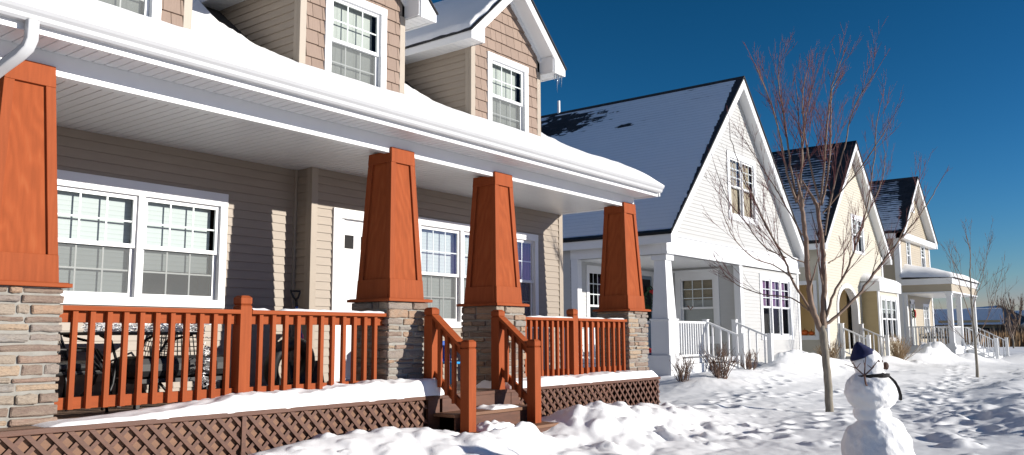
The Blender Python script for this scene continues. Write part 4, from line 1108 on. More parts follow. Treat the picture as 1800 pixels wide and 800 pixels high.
wreath(42.1,Y0-.06,.95,.17,'red and green wreath on the porch door of the beige house')
# porch
px0,px1,py=40.45,46.05,7.55
mb=MB(); mb.box(px0-.1,px1+.1,py-.1,Y0,1.78,1.84); mb.box(px0-.12,px1+.12,py-.12,Y0-.01,2.16,2.42); mb.build('porch_trim',M['white'],BH)
mb=MB(); mb.box(px0-.07,px1+.07,py-.07,py+.08,1.84,2.16); mb.box(px0-.07,px0+.08,py+.08,Y0,1.84,2.16); mb.box(px1-.08,px1+.07,py+.08,Y0,1.84,2.16); mb.build('porch_frieze',M['beige'],BH)
mb=MB(); mb.prism([(px0-.2,py-.2,2.42),(px1+.2,py-.2,2.42),(px1-.6,Y0,2.85),(px0+.6,Y0,2.85)],(0,0,.01)); mb.build('porch_roof',M['darkshingle'],BH)
snow_cap(px0-.24,px1+.24,py-.26,Y0,2.425,.22,'porch_snow',BH,.55,3)
me0=None
for x in (px0+.06,42.5,px1-.15):
    mb=MB(); mb.box(x-.1,x+.1,py-.03,py+.17,-.5,1.78); mb.box(x-.13,x+.13,py-.06,py+.2,1.68,1.779); mb.box(x-.13,x+.13,py-.06,py+.2,-.5,-.36); mb.build('porch_post',M['white'],BH)
mb=MB(); mb.box(px0-.02,px0+.14,Y0-.2,Y0-.03,-.5,1.78); mb.build('porch_post',M['white'],BH)
mb=MB(); mb.box(px0-.05,px1+.05,py-.1,Y0,-.62,-.5); mb.box(px0-.02,px1,py-.05,py-.02,-1.3,-.62); mb.box(px0-.02,px0+.01,py-.02,Y0,-1.3,-.62); mb.build('porch_deck',M['white'],BH)
white_rail(BH,((px0+.06,py+.2,.36),(px0+.06,Y0-.2,.36)),14); white_rail(BH,((px0+.2,py+.07,.36),(42.4,py+.07,.36)),14); white_rail(BH,((px1+.0,py+.07,.36),(px1+.0,Y0-.2,.36)),10)
for x in (42.75,45.6):
    white_rail(BH,((x,py-.1,.34),(x,6.35,-.25)),6); sq_post(BH,x,6.3,-1.15,-.15)
mb=MB()
for i in range(3): mb.box(42.8,45.55,py-.12-.32*(i+1),py-.12-.32*i,-1.3,-.5-.16*(i+1))
mb.build('porch_steps',M['white'],BH)
# ================================================================== TREES
RX=Vector((.612,-.791,0)); FW=Vector((.791,.612,0))     # across and away, as seen from the pavement
M['bark']=paint('grey bark',(.23,.205,.165),.85,.25,18,.5,(1,1,.35))
M['branch']=paint('grey brown branch',(.20,.14,.105),.8,.2,14,.3)
M['twig']=paint('red brown twig',(.155,.050,.048),.7,.2,14,.2)
M['twig2']=paint('brown twig',(.14,.085,.06),.75,.2,14,.2)
def limb_tree(base,limbs,trunk_r,S,seed,labels,twig_mat='twig',spread=.34,density=1.,up=.75,tr_name='young_tree',lvl3=True,tw=.0042):
    """limbs: list of (pixel-like polyline in metres (s,h), start radius, end radius, depth drift)"""
    rs=random.Random(seed); base=Vector(base)
    o=empty(tr_name,base,*labels); tk=MB(); br=MB(); tg=MB()
    def smooth(P,n):
        out=[]
        for i in range(len(P)-1):
            p0=P[max(i-1,0)];p1=P[i];p2=P[i+1];p3=P[min(i+2,len(P)-1)]
            for k in range(n):
                t=k/n; out.append(.5*((2*p1)+(p2-p0)*t+(2*p0-5*p1+4*p2-p3)*t*t+(3*p1-p0-3*p2+p3)*t**3))
        out.append(P[-1]); return out
    def grow_twig(p,d,L,r,lev):
        n=max(3,int(L/.14)); pts=[p]; q=p.copy(); d=d.copy()
        for i in range(n):
            d=(d+Vector((rs.gauss(0,.032),rs.gauss(0,.032),rs.gauss(0,.02)+.055*up))).normalized(); q=q+d*(L/n); pts.append(q.copy())
        rad=[max(r*(1-.78*i/n),tw*.5) for i in range(n+1)]
        (br if r>.0085 else tg).tube(pts,rad,5 if r>.0085 else 4,False)
        if lev>0:
            k=int(L*density*(4.2 if lev==2 else 3.6))+1
            for _ in range(k):
                i=rs.randint(max(1,n//4),n-1); t=(pts[i+1]-pts[i]).normalized()
                s=Vector((rs.gauss(0,1),rs.gauss(0,1),rs.gauss(0,.5))); s=(s-t*s.dot(t)).normalized()
                dd=(t*rs.uniform(.9,1.2)+s*rs.uniform(.25,.6)+Vector((0,0,.2*up))).normalized()
                grow_twig(pts[i],dd,L*rs.uniform(.35,.75)*(1-.35*i/n),max(rad[i]*.5,tw),lev-1)
    for k,(poly,r0,r1,dr,nt) in enumerate(limbs):
        P=[base+RX*s+Vector((0,0,h))+FW*(dr*(i/(len(poly)-1))**1.3) for i,(s,h) in enumerate(poly)]
        P=smooth(P,5); n=len(P)
        P=[p+Vector((rs.gauss(0,.006),rs.gauss(0,.006),0))*(0 if i in(0,n-1) else 1) for i,p in enumerate(P)]
        rad=[r0+(r1-r0)*(i/(n-1)) for i in range(n)]
        if k==0: tk.tube(P,[r*(1+.5*max(0,1-i/3)**2*.6) for i,r in enumerate(rad)],14,False)
        else: br.tube(P,rad,8,False)
        if k==0: continue
        for _ in range(int(nt*density)):
            i=rs.randint(int(n*.28),n-2); t=(P[i+1]-P[i]).normalized()
            s=RX*rs.gauss(0,1)+FW*rs.gauss(0,1)*.8; s=(s-t*s.dot(t)).normalized()
            dd=(t+s*rs.uniform(.2,.65)+Vector((0,0,.25*up))).normalized()
            grow_twig(P[i],dd,rs.uniform(.5,1.3)*S*(1.1-.45*i/n),max(rad[i]*.42,tw),2 if lvl3 else 1)
        # the tip runs on as a leader
        t=(P[-1]-P[-2]).normalized(); grow_twig(P[-1],t,.5*S,max(r1,tw),2 if lvl3 else 1)
    tk.build('trunk',M['bark'],o,True); br.build('branches',M['branch'],o,True); tg.build('twigs',M[twig_mat],o,True)
    return o
tb=(14.28,4.56); KS=.00922
def px(L): return [((u-1458)*KS,(715-v)*KS) for u,v in L]
L=[(px([(1458,735),(1458,680),(1456,620),(1453,575),(1453,560)]),.066,.055,0,0),
 (px([(1452,572),(1440,548),(1431,510),(1428,450),(1425,400),(1421,360),(1418,337)]),.050,.030,-.25,4),
 (px([(1455,566),(1457,535),(1464,490),(1466,420),(1463,355),(1459,330)]),.054,.030,.25,4),
 (px([(1418,340),(1402,285),(1390,225),(1372,160),(1345,95)]),.022,.007,-.3,13),
 (px([(1419,338),(1412,270),(1407,190),(1402,120),(1406,75)]),.022,.006,.25,14),
 (px([(1420,338),(1426,275),(1428,200),(1438,140)]),.020,.006,-.5,12),
 (px([(1420,340),(1437,260),(1441,190),(1447,120)]),.019,.006,.5,12),
 (px([(1459,335),(1447,270),(1441,215),(1440,150),(1452,95)]),.020,.006,.1,12),
 (px([(1461,335),(1470,270),(1477,190),(1485,130),(1500,85)]),.021,.006,-.3,13),
 (px([(1463,345),(1483,270),(1494,195),(1503,130),(1520,100)]),.021,.006,.4,13),
 (px([(1466,400),(1478,330),(1497,255),(1512,180),(1545,120)]),.018,.006,-.6,11),
 (px([(1458,560),(1480,545),(1515,515),(1550,475),(1582,438),(1630,385),(1662,348),(1690,308)]),.030,.006,.3,9),
 (px([(1582,438),(1610,385),(1632,345),(1637,305)]),.010,.005,-.1,4),
 (px([(1460,548),(1475,505),(1497,465),(1518,410),(1535,350),(1548,265),(1556,190)]),.024,.006,-.4,12),
 (px([(1518,410),(1555,350),(1585,290),(1598,240)]),.012,.005,.3,7),
 (px([(1452,566),(1432,530),(1405,478),(1395,440),(1372,392),(1348,330),(1325,265),(1312,205)]),.026,.006,.35,12),
 (px([(1405,478),(1372,455),(1330,440),(1295,405),(1275,360)]),.013,.005,-.3,8),
 (px([(1430,535),(1402,512),(1355,505),(1312,488),(1290,465)]),.013,.005,.3,6),
 (px([(1395,440),(1360,420),(1335,380),(1300,320),(1288,270)]),.012,.005,.5,7),
 (px([(1425,400),(1398,335),(1372,275),(1340,205)]),.013,.005,.5,9),
 (px([(1464,360),(1498,318),(1536,268),(1572,205)]),.013,.005,-.5,10),
 (px([(1428,450),(1385,430),(1350,380),(1322,330)]),.012,.005,-.5,8),
 (px([(1470,450),(1490,440),(1515,425),(1545,385)]),.012,.005,.6,5)]
limb_tree((tb[0],tb[1],gz(*tb)),L,.07,.9,3,('young bare maple with reddish twig tips in the snow before the white house','tree'),density=1.05,tw=.0028)
# young thin tree by the beige house
def px2(L): K=28.55*.791/1500+4.76*.612/1500; return [((u-1718)*K,(654-v)*K) for u,v in L]
L=[(px2([(1718,662),(1718,600),(1717,540),(1718,470)]),.042,.020,0,0),
 (px2([(1718,475),(1721,440),(1718,415)]),0.0177,0.0060,0,9),
 (px2([(1717,540),(1730,510),(1745,490),(1757,460)]),0.0136,0.0048,.4,10),
 (px2([(1717,560),(1702,520),(1690,480),(1678,450)]),0.0136,0.0048,-.3,11),
 (px2([(1718,590),(1735,560),(1748,520),(1755,480)]),0.0136,0.0048,-.5,10),
 (px2([(1718,510),(1705,470),(1702,440)]),0.0109,0.0042,.5,8),
 (px2([(1718,520),(1732,480),(1738,440)]),0.0109,0.0042,-.4,8),
 (px2([(1718,605),(1700,585),(1688,560)]),0.0095,0.0036,.3,5)]
limb_tree((28.55,4.76,gz(28.55,4.76)),L,.04,1.15,9,('thin young bare tree in the snow in front of the beige house porch','tree'),twig_mat='twig2',density=.5,tw=.0045)
def far_tree(x,y,h,seed,label,r=.16):
    rs=random.Random(seed); L=[([(0,-.5),(.05*h*rs.uniform(-1,1),h*.2),(0,h*.42)],r,r*.7,0,0)]
    for k in range(9):
        a=rs.uniform(-1,1); z0=h*rs.uniform(.2,.42); L.append(([(0,z0),(a*h*.10,z0+h*.17),(a*h*.19,z0+h*.33),(a*h*.24,min(h*.93,z0+h*.52))],r*.6,.035,rs.uniform(-1,1)*h*.2,9))
    return limb_tree((x,y,-1.25),L,r,h*.15,seed,(label,'tree','trees beyond the houses') if False else (label,'tree'),twig_mat='twig2',density=.75,tw=.018,tr_name='bare_tree')
def pol(u,d):   # point on the far ground at a bearing
    t=(u-900)/1500.; v=FW+RX*t; return v.x*d,v.y*d
for k,(u,d,h,lab) in enumerate(((1758,118,6.6,'tall bare tree with broad crown beyond the far field, left of the lone sapling'),(1785,112,6.6,'tall bare tree beyond the far field at the right edge of view'),(1738,140,5.5,'smaller bare tree beyond the far field behind the thin young tree'),(1770,95,7.2,'dark slender sapling on the snow at the near edge of the brown field'))):
    x,y=pol(u,d)
    if k==3: x,y=pol(1772,70); far_tree(x,y,3.0,24,lab,.07)
    else: far_tree(x,y,h,20+k,lab,.13)
def shrub(x,y,w,h,n,seed,label,mat='twig2'):
    rs=random.Random(seed); z=gz(x,y)-.05; o=empty('bare_shrub',(x,y,z),label,'shrub','leafless shrubs along the house fronts'); mb=MB()
    for k in range(n):
        a=rs.uniform(0,6.283); q=abs(rs.gauss(0,.5)); b=Vector((x+math.cos(a)*w*.18*rs.random(),y+math.sin(a)*w*.18*rs.random(),z))
        d=Vector((math.cos(a)*q,math.sin(a)*q,1)).normalized(); L_=h*rs.uniform(.6,1.1); p=b; P=[b.copy()]
        for i in range(5):
            d=(d+Vector((rs.gauss(0,.14),rs.gauss(0,.14),.03))).normalized(); p=p+d*L_/5; P.append(p.copy())
        mb.tube(P,[.009,.008,.007,.006,.005,.004],4,False)
        for _ in range(4):
            i=rs.randint(1,4); dd=(d+Vector((rs.gauss(0,.6),rs.gauss(0,.6),.2))).normalized(); mb.tube([P[i],P[i]+dd*L_*.17,P[i]+dd*L_*.3+Vector((0,0,.04))],[.005,.004,.003],4,False)
    mb.build('twigs',M[mat],o)
M['twigtan']=paint('tan twig',(.30,.21,.12),.8,.2,14,.2)
shrub(16.5,8.25,.6,.55,26,1,'leafless shrub with arching twigs left of the white house corner column')
shrub(17.25,7.75,.7,.72,44,2,'leafless shrub with upright brown twigs right in front of the white house porch railing')
shrub(19.9,8.2,.8,.45,26,3,'low leafless shrub beside the white house porch stairs')
shrub(28.7,9.1,.8,.75,60,4,'rounded tan shrub between the white and yellow houses','twigtan')
shrub(34.4,8.3,.8,.95,70,5,'upright tan shrub in front of the yellow house bay window','twigtan')

# ================================================================== FAR BACKGROUND
rs=random.Random(5)
def far_house(u,d,w,h,rh,depth,ang,wallm,label):
    x,y=pol(u,d); o=empty('far_house',(x,y,-1.3),label,'house')
    Rm=Matrix.Rotation(ang,3,'Z'); T=lambda a,b,c:tuple(Vector((x,y,-1.3))+Rm@Vector((a,b,c)))
    mb=MB(); mb.box(-w/2,w/2,-depth/2,depth/2,-.5,h,T); mb.prism([T(-w/2,-depth/2,h),T(w/2,-depth/2,h),T(0,-depth/2,h+rh-.05)],Vector(T(0,depth,0))-Vector(T(0,0,0))); mb.build('wall',M[wallm],o)
    mb=MB()
    for s in (-1,1):
        mb.quad([T(s*(w/2+.4),-depth/2-.4,h-.3),T(s*(w/2+.4),depth/2+.4,h-.3),T(0,depth/2+.4,h+rh),T(0,-depth/2-.4,h+rh)],[(2,0),(depth,0),(depth,5),(2,5)])
    mb.build('roof',M['roofD'],o)
    for k in range(2):
        mb=MB(); c=-w/4+k*w/2; mb.box(c-.5,c+.5,-depth/2-.06,-depth/2-.02,h*.35,h*.75,T); mb.build('window',M['dark'],o)
        mb=MB(); mb.box(-w/2-.06,-w/2-.02,-depth/4+k*depth/2-.5,-depth/4+k*depth/2+.5,h*.35,h*.75,T); mb.build('window',M['dark'],o)
M['roofD']=roof_mat('distant snowy roof',.9,.3,8,patch=.1,streak=.15)
M['greyhouse']=paint('slate house wall',(.16,.18,.21),.6,.08,2)
far_house(1640,125,13,2.4,2.6,16,R_(5),'greyhouse','low slate grey house with snowy roof seen through the beige house porch')
far_house(1722,135,12,2.6,3.0,14,R_(-62),'greyhouse','slate house with a broad blue shaded snowy roof beyond the brown field')
far_house(1698,112,5,2.8,1.8,7,R_(10),'ochre','small tan house beyond the field seen between the beige porch posts')
far_house(1800,132,8,2.6,2.4,13,R_(-60),'greyhouse','slate house with pale snowy roof behind the bare trees at the right edge')
mb=MB()
for k in range(9000):
    d=rs.uniform(74,125); u=rs.uniform(1560,1920); x,y=pol(u,d); hgt=rs.uniform(.7,1.7); w=rs.uniform(.06,.2); t=rs.uniform(-.3,.3); a=rs.uniform(0,3.14)
    dx,dy=math.cos(a)*w,math.sin(a)*w
    mb.add([(x-dx,y-dy,-1.35),(x+dx,y+dy,-1.35),(x+t,y+rs.uniform(-.2,.2),-1.25+hgt)],[(0,1,2)])
M['dryg']=paint('dry marsh grass',(.27,.17,.085),.9,.3,.4)
tag(mb.build('dry_grass',M['dryg']),'brown dry marsh grass beyond the snow at the right',None,None,'stuff')
mb=MB()
for k in range(7500):
    d=rs.uniform(92,150); u=rs.uniform(1560,1920); x,y=pol(u,d); hgt=rs.uniform(1.0,3.8+(d-92)*.035)*(1.0 if u>1700 else .75)*(.7+.5*vnoise(u*.02,0,3)); w=rs.uniform(.08,.3); a=rs.uniform(0,3.14); t=rs.gauss(0,.5)
    dx,dy=math.cos(a)*w,math.sin(a)*w
    mb.add([(x-dx,y-dy,-1.35),(x+dx,y+dy,-1.35),(x+t,y+t*.5,-1.25+hgt)],[(0,1,2)])
M['brush']=paint('grey brown brush',(.085,.062,.048),.9,.3,.4)
tag(mb.build('far_brush',M['brush']),'dark leafless brush along the edge of the far field',None,None,'stuff')

# ================================================================== SNOWMAN
sx,sy=7.64,2.09; C0=Vector((sx,sy,0)); FA=(RX*.975-FW*.20).normalized(); SD=Vector((-FA.y,FA.x,0))
SM=empty('snowman',(sx,sy,gz(sx,sy)),'snowman with a dark knit cap, black scarf and twig arms facing the street','snowman')
def ballz(v): return -(v-590)/1500.*7.2*1.0
cl=Vector((sx,sy,-1.0))+RX*.03; cm_=Vector((sx,sy,-.475)); ch=Vector((sx,sy,-.25))-RX*.005+FA*.0
def lumpy(center,r,seed,amp=.07,nu=90,nv=60):
    vs=[];fs=[]
    for j in range(nv+1):
        th=math.pi*j/nv
        for i in range(nu):
            a=2*math.pi*i/nu; d=Vector((math.sin(th)*math.cos(a),math.sin(th)*math.sin(a),math.cos(th)))
            q=1+amp*(mnoise.noise(d*1.7+Vector((seed,0,0)))*.7+mnoise.noise(d*3.6+Vector((0,seed,0)))*.55+mnoise.noise(d*8+Vector((0,0,seed)))*.17+mnoise.noise(d*18+Vector((seed,0,seed)))*.06)
            vs.append(center+Vector((d.x*r[0],d.y*r[1],d.z*r[2]))*q)
    for j in range(nv):
        for i in range(nu): fs.append((j*nu+i,j*nu+(i+1)%nu,(j+1)*nu+(i+1)%nu,(j+1)*nu+i))
    return vs,fs
mb=MB(); mb.add(*lumpy(cl,(.285,.285,.345),2.2,.11)); mb.add(*lumpy(cm_,(.206,.206,.178),5.1,.10)); mb.add(*lumpy(Vector((sx,sy,-.655)),(.150,.150,.09),7.7)); mb.add(*lumpy(ch,(.118,.118,.135),9.3,.06)); mb.add(*lumpy(ch+FA*.03+Vector((0,0,-.08)),(.108,.108,.05),4.4,.08))
b=mb.build('body',M['snowman'],SM,True)
rm=b.modifiers.new('join','REMESH'); rm.mode='VOXEL'; rm.voxel_size=.007; rm.use_smooth_shade=True
sm_=b.modifiers.new('soft','SMOOTH'); sm_.factor=.5; sm_.iterations=3
# cap: a floppy knit cone that leans back
mb=MB(); rings=[]; n=20; hc=ch+Vector((0,0,.075))-FA*.012
for k,(z,r,off) in enumerate(((-.014,.096,0),(.002,.100,0),(.028,.090,-.004),(.054,.070,-.012),(.078,.050,-.022),(.098,.034,-.030),(.112,.020,-.034),(.118,.001,-.036))):
    for i in range(n):
        a=2*math.pi*i/n; q=r*(1+.05*math.sin(a*6+k)); rings.append(hc+FA*(math.cos(a)*q+off-.028)+SD*math.sin(a)*q+Vector((0,0,z+.34*math.cos(a)*r*(1-k/8))))
mb.add(rings,[(k*n+i,k*n+(i+1)%n,(k+1)*n+(i+1)%n,(k+1)*n+i) for k in range(7) for i in range(n)])
h=mb.build('knit_cap',M['navy'],SM,True); s_=h.modifiers.new('t','SOLIDIFY'); s_.thickness=.008
# scarf round the neck with one tail hanging down the front
nz=-.345; mb=MB(); ring=[]; n=28
for i in range(n+1):
    a=2*math.pi*i/n; r=.142+.006*math.sin(a*5); c=Vector((sx,sy,nz+.012*math.cos(a+.6)))+FA*(math.cos(a)*r+.012)+SD*math.sin(a)*r
    o_=(FA*math.cos(a)+SD*math.sin(a)); ring.append((c,o_))
vs=[];fs=[]
for c,o_ in ring: vs+= [c-o_*.045-Vector((0,0,.016)),c+o_*.008-Vector((0,0,.018)),c+o_*.008+Vector((0,0,.012)),c-o_*.045+Vector((0,0,.016))]
for i in range(n):
    for k in range(4): fs.append((i*4+k,i*4+(k+1)%4,(i+1)*4+(k+1)%4,(i+1)*4+k))
mb.add(vs,fs)
A=Vector((sx,sy,nz))+FA*.155; P=[A-FA*.01,A+FA*.035+Vector((0,0,-.045)),A+FA*.062+Vector((0,0,-.10)),A+FA*.076+Vector((0,0,-.16)),A+FA*.074+Vector((0,0,-.20))]
for p,q in zip(P[:-1],P[1:]):
    w=SD*.035; th=FA*.010+Vector((0,0,.006)); mb.hexa([p-w,p+w,p+w+th,p-w+th],[q-w,q+w,q+w+th,q-w+th])
mb.build('scarf',M['scarf'],SM)
mb=MB(); nb=ch+FA*.125+Vector((0,0,-.01)); mb.ell(nb+FA*.012,(.026,.026,.032),12,8,None,.18,9,3); mb.tube([nb-FA*.02,nb+FA*.01],[.012,.014],6); mb.build('cone_nose',M['cone'],SM)
mb=MB()
for s in (-1,1): mb.ell(ch+FA*.096+SD*s*.055+Vector((0,0,.028)),(.013,.013,.015),8,6,None,.2,5,1)
mb.ell(ch+FA*.065-SD*.09+Vector((0,0,.030)),(.012,.012,.013),8,6)
mb.build('eye',M['cone'],SM)
mb=MB()
for k in range(5): 
    a=-.9+.45*k; mb.ell(ch+FA*.128*math.cos(a*.8)+SD*.128*math.sin(a*.8)+Vector((0,0,-.075-.012*math.cos(a*2))),(.011,.011,.011),7,5)
mb.build('mouth',M['cone'],SM)
def arm(side,seed):
    rs=random.Random(seed); base=cm_+side*.185+Vector((0,0,.045)); mb=MB()
    a=[base-side*.05,base+side*.05+Vector((0,0,.03)),base+side*.10+Vector((0,0,.10))]; mb.tube(a,[.009,.008,.007],6)
    for d in (FA*.11+Vector((0,0,.10)),-FA*.09+Vector((0,0,.10)),FA*.02+Vector((0,0,.12))):
        p=a[-1]; q=p+d*.6+side*.03; r=p+d*1.1+Vector((0,0,.02))+side*.03; mb.tube([p,q,r],[.006,.005,.0025],5)
        for _ in range(3):
            dd=Vector((rs.gauss(0,.03),rs.gauss(0,.03),rs.uniform(.01,.06))); mb.tube([q,q+dd],[.004,.002],4)
    mb.build('twig_arm',M['stick'],SM)
arm((-FW*.86-RX*.50).normalized(),3); arm((FW*.92+RX*.2).normalized(),4)

# ================================================================== THINGS ON THE PORCH
def patio_chair(x,y,rz,label,group='black patio chairs on the porch',first=[None]):
    if first[0] is None:
        o=empty('patio_chair',(0,0,0),label,'chair',group); m=MB()
        for s in (-1,1):
            m.tube([(s*.26,-.27,0),(s*.26,-.25,.30),(s*.27,-.22,.42),(s*.28,-.05,.62),(s*.27,.20,.64),(s*.25,.26,.50)],.014,6)
            m.tube([(s*.25,.30,0),(s*.25,.24,.40),(s*.235,.30,.66),(s*.20,.38,.92)],.014,6)
        m.tube([(-.20,.38,.92),(-.12,.40,.985),(0,.405,1.0),(.12,.40,.985),(.20,.38,.92)],.014,6); m.build('frame',M['black'],o,True)
        m=MB(); m.box(-.25,.25,-.25,.25,.40,.425); 
        for s in (-1,1): m.tube([(s*.25,-.25,.40),(s*.25,.25,.40)],.013,6)
        m.build('seat',M['mesh'],o)
        m=MB(); 
        for i in range(11):
            xx=-.2+.04*i; m.tube([(xx*1.1,.245,.44),(xx,.30,.66),(xx*.86,.385,.94)],.006,4)
        for i in range(9):
            t=i/8; z=.47+.45*t; y_=.25+.13*t**1.1; hw=.235-.045*t; m.tube([(-hw,y_,z),(hw,y_,z)],.006,4)
        m.build('backrest',M['mesh'],o)
        m=MB(); m.box(-.24,.24,-.24,.22,.43,.50); c=m.build('cushion',M['black'],o,bevel=.025)
        first[0]=o; r=o
    else:
        s=first[0]; r=s.copy(); COL.objects.link(r); tag(r,label,'chair',group)
        for ch_ in list(s.children): c=ch_.copy(); COL.objects.link(c); c.parent=r
    r.location=(x,y,ZD); r.rotation_euler=(0,0,rz); r.scale=(1,1,.84); return r
# table
tx,ty=4.15,7.72
T=empty('patio_table',(tx,ty,ZD),'round edged black metal patio table heaped with tinsel behind the left railing','table')
mb=MB(); mb.box(tx-.52,tx+.52,ty-.42,ty+.42,.035,.062); mb.build('tabletop',M['mesh'],T,bevel=.02)
for sx_ in (-1,1):
    for sy_ in (-1,1):
        mb=MB(); mb.tube([(tx+sx_*.44,ty+sy_*.34,.035),(tx+sx_*.27,ty+sy_*.2,-.02),(tx+sx_*.18,ty+sy_*.14,-.2),(tx+sx_*.22,ty+sy_*.17,-.40),(tx+sx_*.36,ty+sy_*.28,ZD+.01)],.014,6); mb.build('leg',M['black'],T,True)
mb=MB(); mb.tube([(tx-.24,ty,-.25),(tx+.24,ty,-.25)],.014,6); mb.build('stretcher',M['black'],T,True)
patio_chair(3.42,7.45,R_(100),'black mesh patio chair left of the table, next to the nearest stone pier')
patio_chair(3.75,8.02,R_(20),'black mesh patio chair between the table and the porch window')
patio_chair(4.85,8.0,R_(-25),'black mesh patio chair right of the tinsel covered table')
B_=empty('patio_bench',(4.55,7.55,ZD),'low black cushioned patio bench beside the table behind the left railing','bench')
mb=MB(); mb.box(4.02,5.04,7.36,7.80,-.36,-.16); mb.build('seat_cushion',M['black'],B_,bevel=.07)
mb=MB(); mb.box(4.06,5.0,7.39,7.77,-.40,-.362); mb.build('seat_frame',M['black'],B_)
for a in (4.09,4.97):
    for c in (7.42,7.74): mb=MB(); mb.box(a-.02,a+.02,c-.02,c+.02,ZD,-.40); mb.build('leg',M['black'],B_)
rs=random.Random(2); mb=MB()
def curl(p,n,sc_):
    P=[p]
    for i in range(n): p=p+Vector((rs.gauss(0,sc_),rs.gauss(0,sc_),rs.gauss(0,sc_*.5))); P.append(p)
    return P
for k in range(170):
    p=Vector((rs.uniform(tx-.50,tx+.52),rs.uniform(ty-.40,ty-.05),rs.uniform(.07,.13))); 
    P=[Vector((q.x,q.y,min(max(q.z,.066),.16))) for q in curl(p,5,.035)]; mb.tube(P,.0045,4,False)
for k in range(60):
    z=rs.uniform(-.55,.06); p=Vector((tx+.47+rs.gauss(0,.022)-.05*math.sin(z*6),ty-.45+rs.gauss(0,.02),z)); mb.tube(curl(p,4,.022),.004,4,False)
tag(mb.build('tinsel_garland',M['silver']),'tangled silver tinsel garland spilling over the patio table edge','garland')
rs=random.Random(6); mb=MB()
for k in range(80):
    z=rs.uniform(-.55,.20); mb.tube(curl(Vector((10.35+rs.gauss(0,.03)+.04*math.sin(z*9),6.83+rs.gauss(0,.015),z)),4,.022),.004,4,False)
tag(mb.build('tinsel_garland',M['silver']),'silver tinsel garland hanging behind the far railing right of its middle post','garland')
# snow shovel leaning in the corner by the door
P=empty('snow_shovel',(6.40,8.1,ZD),'black snow shovel with a blue shaft leaning in the corner left of the door','shovel')
mb=MB(); mb.tube([(6.33,7.88,-.28),(6.35,8.08,.36)],.017,8); mb.build('shaft',M['darkblue'],P,True)
mb=MB(); a=Vector((6.35,8.08,.36)); b=Vector((6.356,8.105,.44)); 
mb.tube([a,b],.02,8); mb.tube([b,b+Vector((-.035,.004,.03)),b+Vector((-.062,.012,.085)),b+Vector((-.066,.014,.105)),b+Vector((.066,.014,.105)),b+Vector((.062,.012,.085)),b+Vector((.035,.004,.03)),b],.013,8); mb.build('grip',M['black'],P,True)
mb=MB(); vs=[];
for j in range(6):
    t=j/5
    for i in range(9):
        s=i/8*2-1; vs.append((6.325+s*.23,7.86-.06*t+.05*(1-s*s)*.9-.02*t*t,-.26-.34*t))
mb.add(vs,[(j*9+i,j*9+i+1,(j+1)*9+i+1,(j+1)*9+i) for j in range(5) for i in range(8)]); o=mb.build('blade',M['black'],P,True); s_=o.modifiers.new('t','SOLIDIFY'); s_.thickness=.006
mb=MB(); mb.tube([(6.345,7.955,-.05),(6.348,7.985,.04)],.024,8); mb.build('collar',M['pink'],P,True)
W_=empty('spare_tyre',(5.98,7.75,-.30),'black rubber tyre standing against the railing left of the door','tyre'); mb=MB(); n=40; m_=12; vs=[]
Rm=Matrix.Rotation(R_(12),3,'X')
for i in range(n):
    a=2*math.pi*i/n
    for k in range(m_):
        b=2*math.pi*k/m_; q=.245+.075*math.cos(b); vs.append(Vector((6.02,7.75,-.30))+Rm@Vector((q*math.cos(a),.085*math.sin(b),q*math.sin(a))))
mb.add(vs,[(i*m_+k,((i+1)%n)*m_+k,((i+1)%n)*m_+(k+1)%m_,i*m_+(k+1)%m_) for i in range(n) for k in range(m_)]); mb.build('tread',M['black'],W_,True)
# blue plastic chair seen through the stair rail
CH=empty('plastic_chair',(8.80,7.86,ZD),'blue moulded plastic chair on the porch behind the steps','chair')
X,Y=8.80,7.86
mb=MB(); mb.box(X-.17,X+.17,Y-.17,Y+.17,-.36,-.33); mb.build('seat',M['blue'],CH,bevel=.012)
for a in (-1,1):
    for c in (-1,1):
        q=lambda o,w,z:[(X+a*o-w,Y+c*o-w,z),(X+a*o+w,Y+c*o-w,z),(X+a*o+w,Y+c*o+w,z),(X+a*o-w,Y+c*o+w,z)]
        mb=MB(); mb.hexa(q(.205,.026,ZD),q(.14,.03,-.36)); mb.build('leg',M['blue'],CH,bevel=.008)
mb=MB(); mb.hexa([(X-.16,Y+.13,-.33),(X+.16,Y+.13,-.33),(X+.16,Y+.16,-.33),(X-.16,Y+.16,-.33)],[(X-.15,Y+.20,-.05),(X+.15,Y+.20,-.05),(X+.15,Y+.23,-.05),(X-.15,Y+.23,-.05)]); mb.build('backrest',M['darkblue'],CH,bevel=.02)
# chairs on the far porch
for i,(x,y,a,lab) in enumerate(((40.95,8.6,60,'dark patio chair nearest the house on the beige house porch'),(41.6,8.3,-40,'dark patio chair by the front posts on the beige house porch'))):
    c=patio_chair(x,y,R_(a),lab,'dark chairs on the beige house porch'); c.location.z=-.5

# ================================================================== LIGHT, SKY, CAMERA
d=Vector((.44,-1.,.29)).normalized()     # towards the sun
sun=bpy.data.lights.new('sun','SUN'); sun.energy=SUN_E; sun.angle=R_(.53); sun.color=(1.0,.94,.85)
so_=bpy.data.objects.new('sun',sun); COL.objects.link(so_); so_.rotation_euler=(-d).to_track_quat('-Z','Y').to_euler(); so_.location=d*60
w=bpy.data.worlds.new('World'); sc.world=w; w.use_nodes=True; nt=w.node_tree; nt.nodes.clear()
sky=nt.nodes.new('ShaderNodeTexSky'); sky.sky_type='NISHITA'; sky.sun_disc=False
sky.sun_elevation=math.asin(d.z); sky.sun_rotation=math.atan2(d.x,d.y)
sky.altitude=SKY[0]; sky.air_density=SKY[1]; sky.dust_density=SKY[2]; sky.ozone_density=SKY[3]
bg=nt.nodes.new('ShaderNodeBackground'); bg.inputs['Strength'].default_value=SKY_E
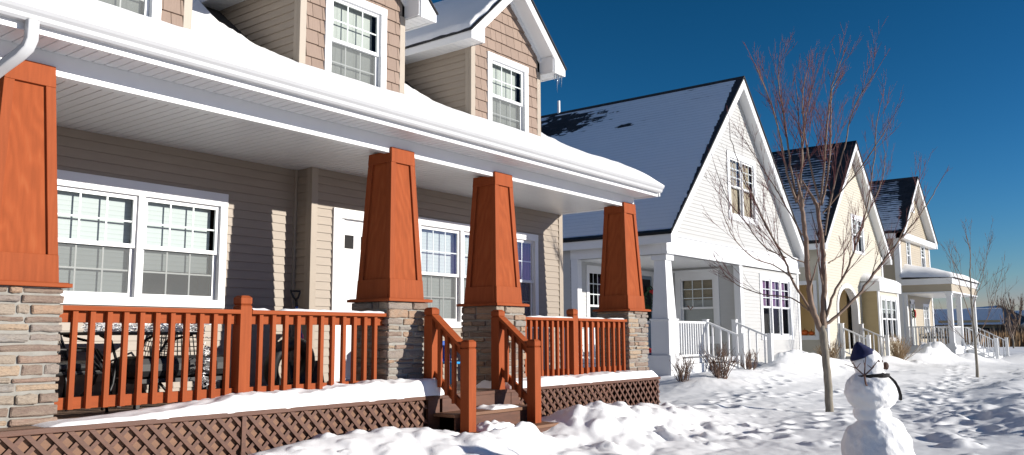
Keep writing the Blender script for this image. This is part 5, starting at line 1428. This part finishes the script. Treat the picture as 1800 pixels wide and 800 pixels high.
ow=nt.nodes.new('ShaderNodeOutputWorld'); sep=nt.nodes.new('ShaderNodeSeparateColor'); com=nt.nodes.new('ShaderNodeCombineColor'); nt.links.new(sky.outputs[0],sep.inputs[0])
for i,(g_,k_,mx_) in enumerate(SKY_G):        # deep winter blue: a stronger contrast curve on the sky's own colour
    p_=nt.nodes.new('ShaderNodeMath'); p_.operation='POWER'; p_.inputs[1].default_value=g_; nt.links.new(sep.outputs[i],p_.inputs[0])
    q_=nt.nodes.new('ShaderNodeMath'); q_.operation='MULTIPLY'; q_.inputs[1].default_value=k_; nt.links.new(p_.outputs[0],q_.inputs[0])
    r_=nt.nodes.new('ShaderNodeMath'); r_.operation='MINIMUM'; r_.inputs[1].default_value=mx_; nt.links.new(q_.outputs[0],r_.inputs[0]); nt.links.new(r_.outputs[0],com.inputs[i])
nt.links.new(com.outputs[0],bg.inputs[0]); nt.links.new(bg.outputs[0],ow.inputs[0])
cam=bpy.data.cameras.new('camera'); cam.sensor_width=36; cam.lens=1500/1800*36; cam.clip_end=3000; cam.clip_start=.05
co=bpy.data.objects.new('camera',cam); COL.objects.link(co); sc.camera=co
yaw,pit,rol=R_(37.7),R_(7.3),R_(-.3)
F0=Vector((math.cos(yaw),math.sin(yaw),0)); U0=Vector((0,0,1)); Rr=Vector((math.sin(yaw),-math.cos(yaw),0))
F=F0*math.cos(pit)+U0*math.sin(pit); U=U0*math.cos(pit)-F0*math.sin(pit)
Rr,U=Rr*math.cos(rol)+U*math.sin(rol),U*math.cos(rol)-Rr*math.sin(rol)
co.matrix_world=Matrix(((Rr.x,U.x,-F.x,0),(Rr.y,U.y,-F.y,0),(Rr.z,U.z,-F.z,0),(0,0,0,1)))
sc.view_settings.view_transform='Standard'; sc.view_settings.look='None'; sc.view_settings.exposure=EXPO; sc.view_settings.gamma=1
sc.cycles.max_bounces=6; sc.cycles.transparent_max_bounces=12; sc.cycles.use_denoising=True
sc.cycles.caustics_reflective=False; sc.cycles.caustics_refractive=False
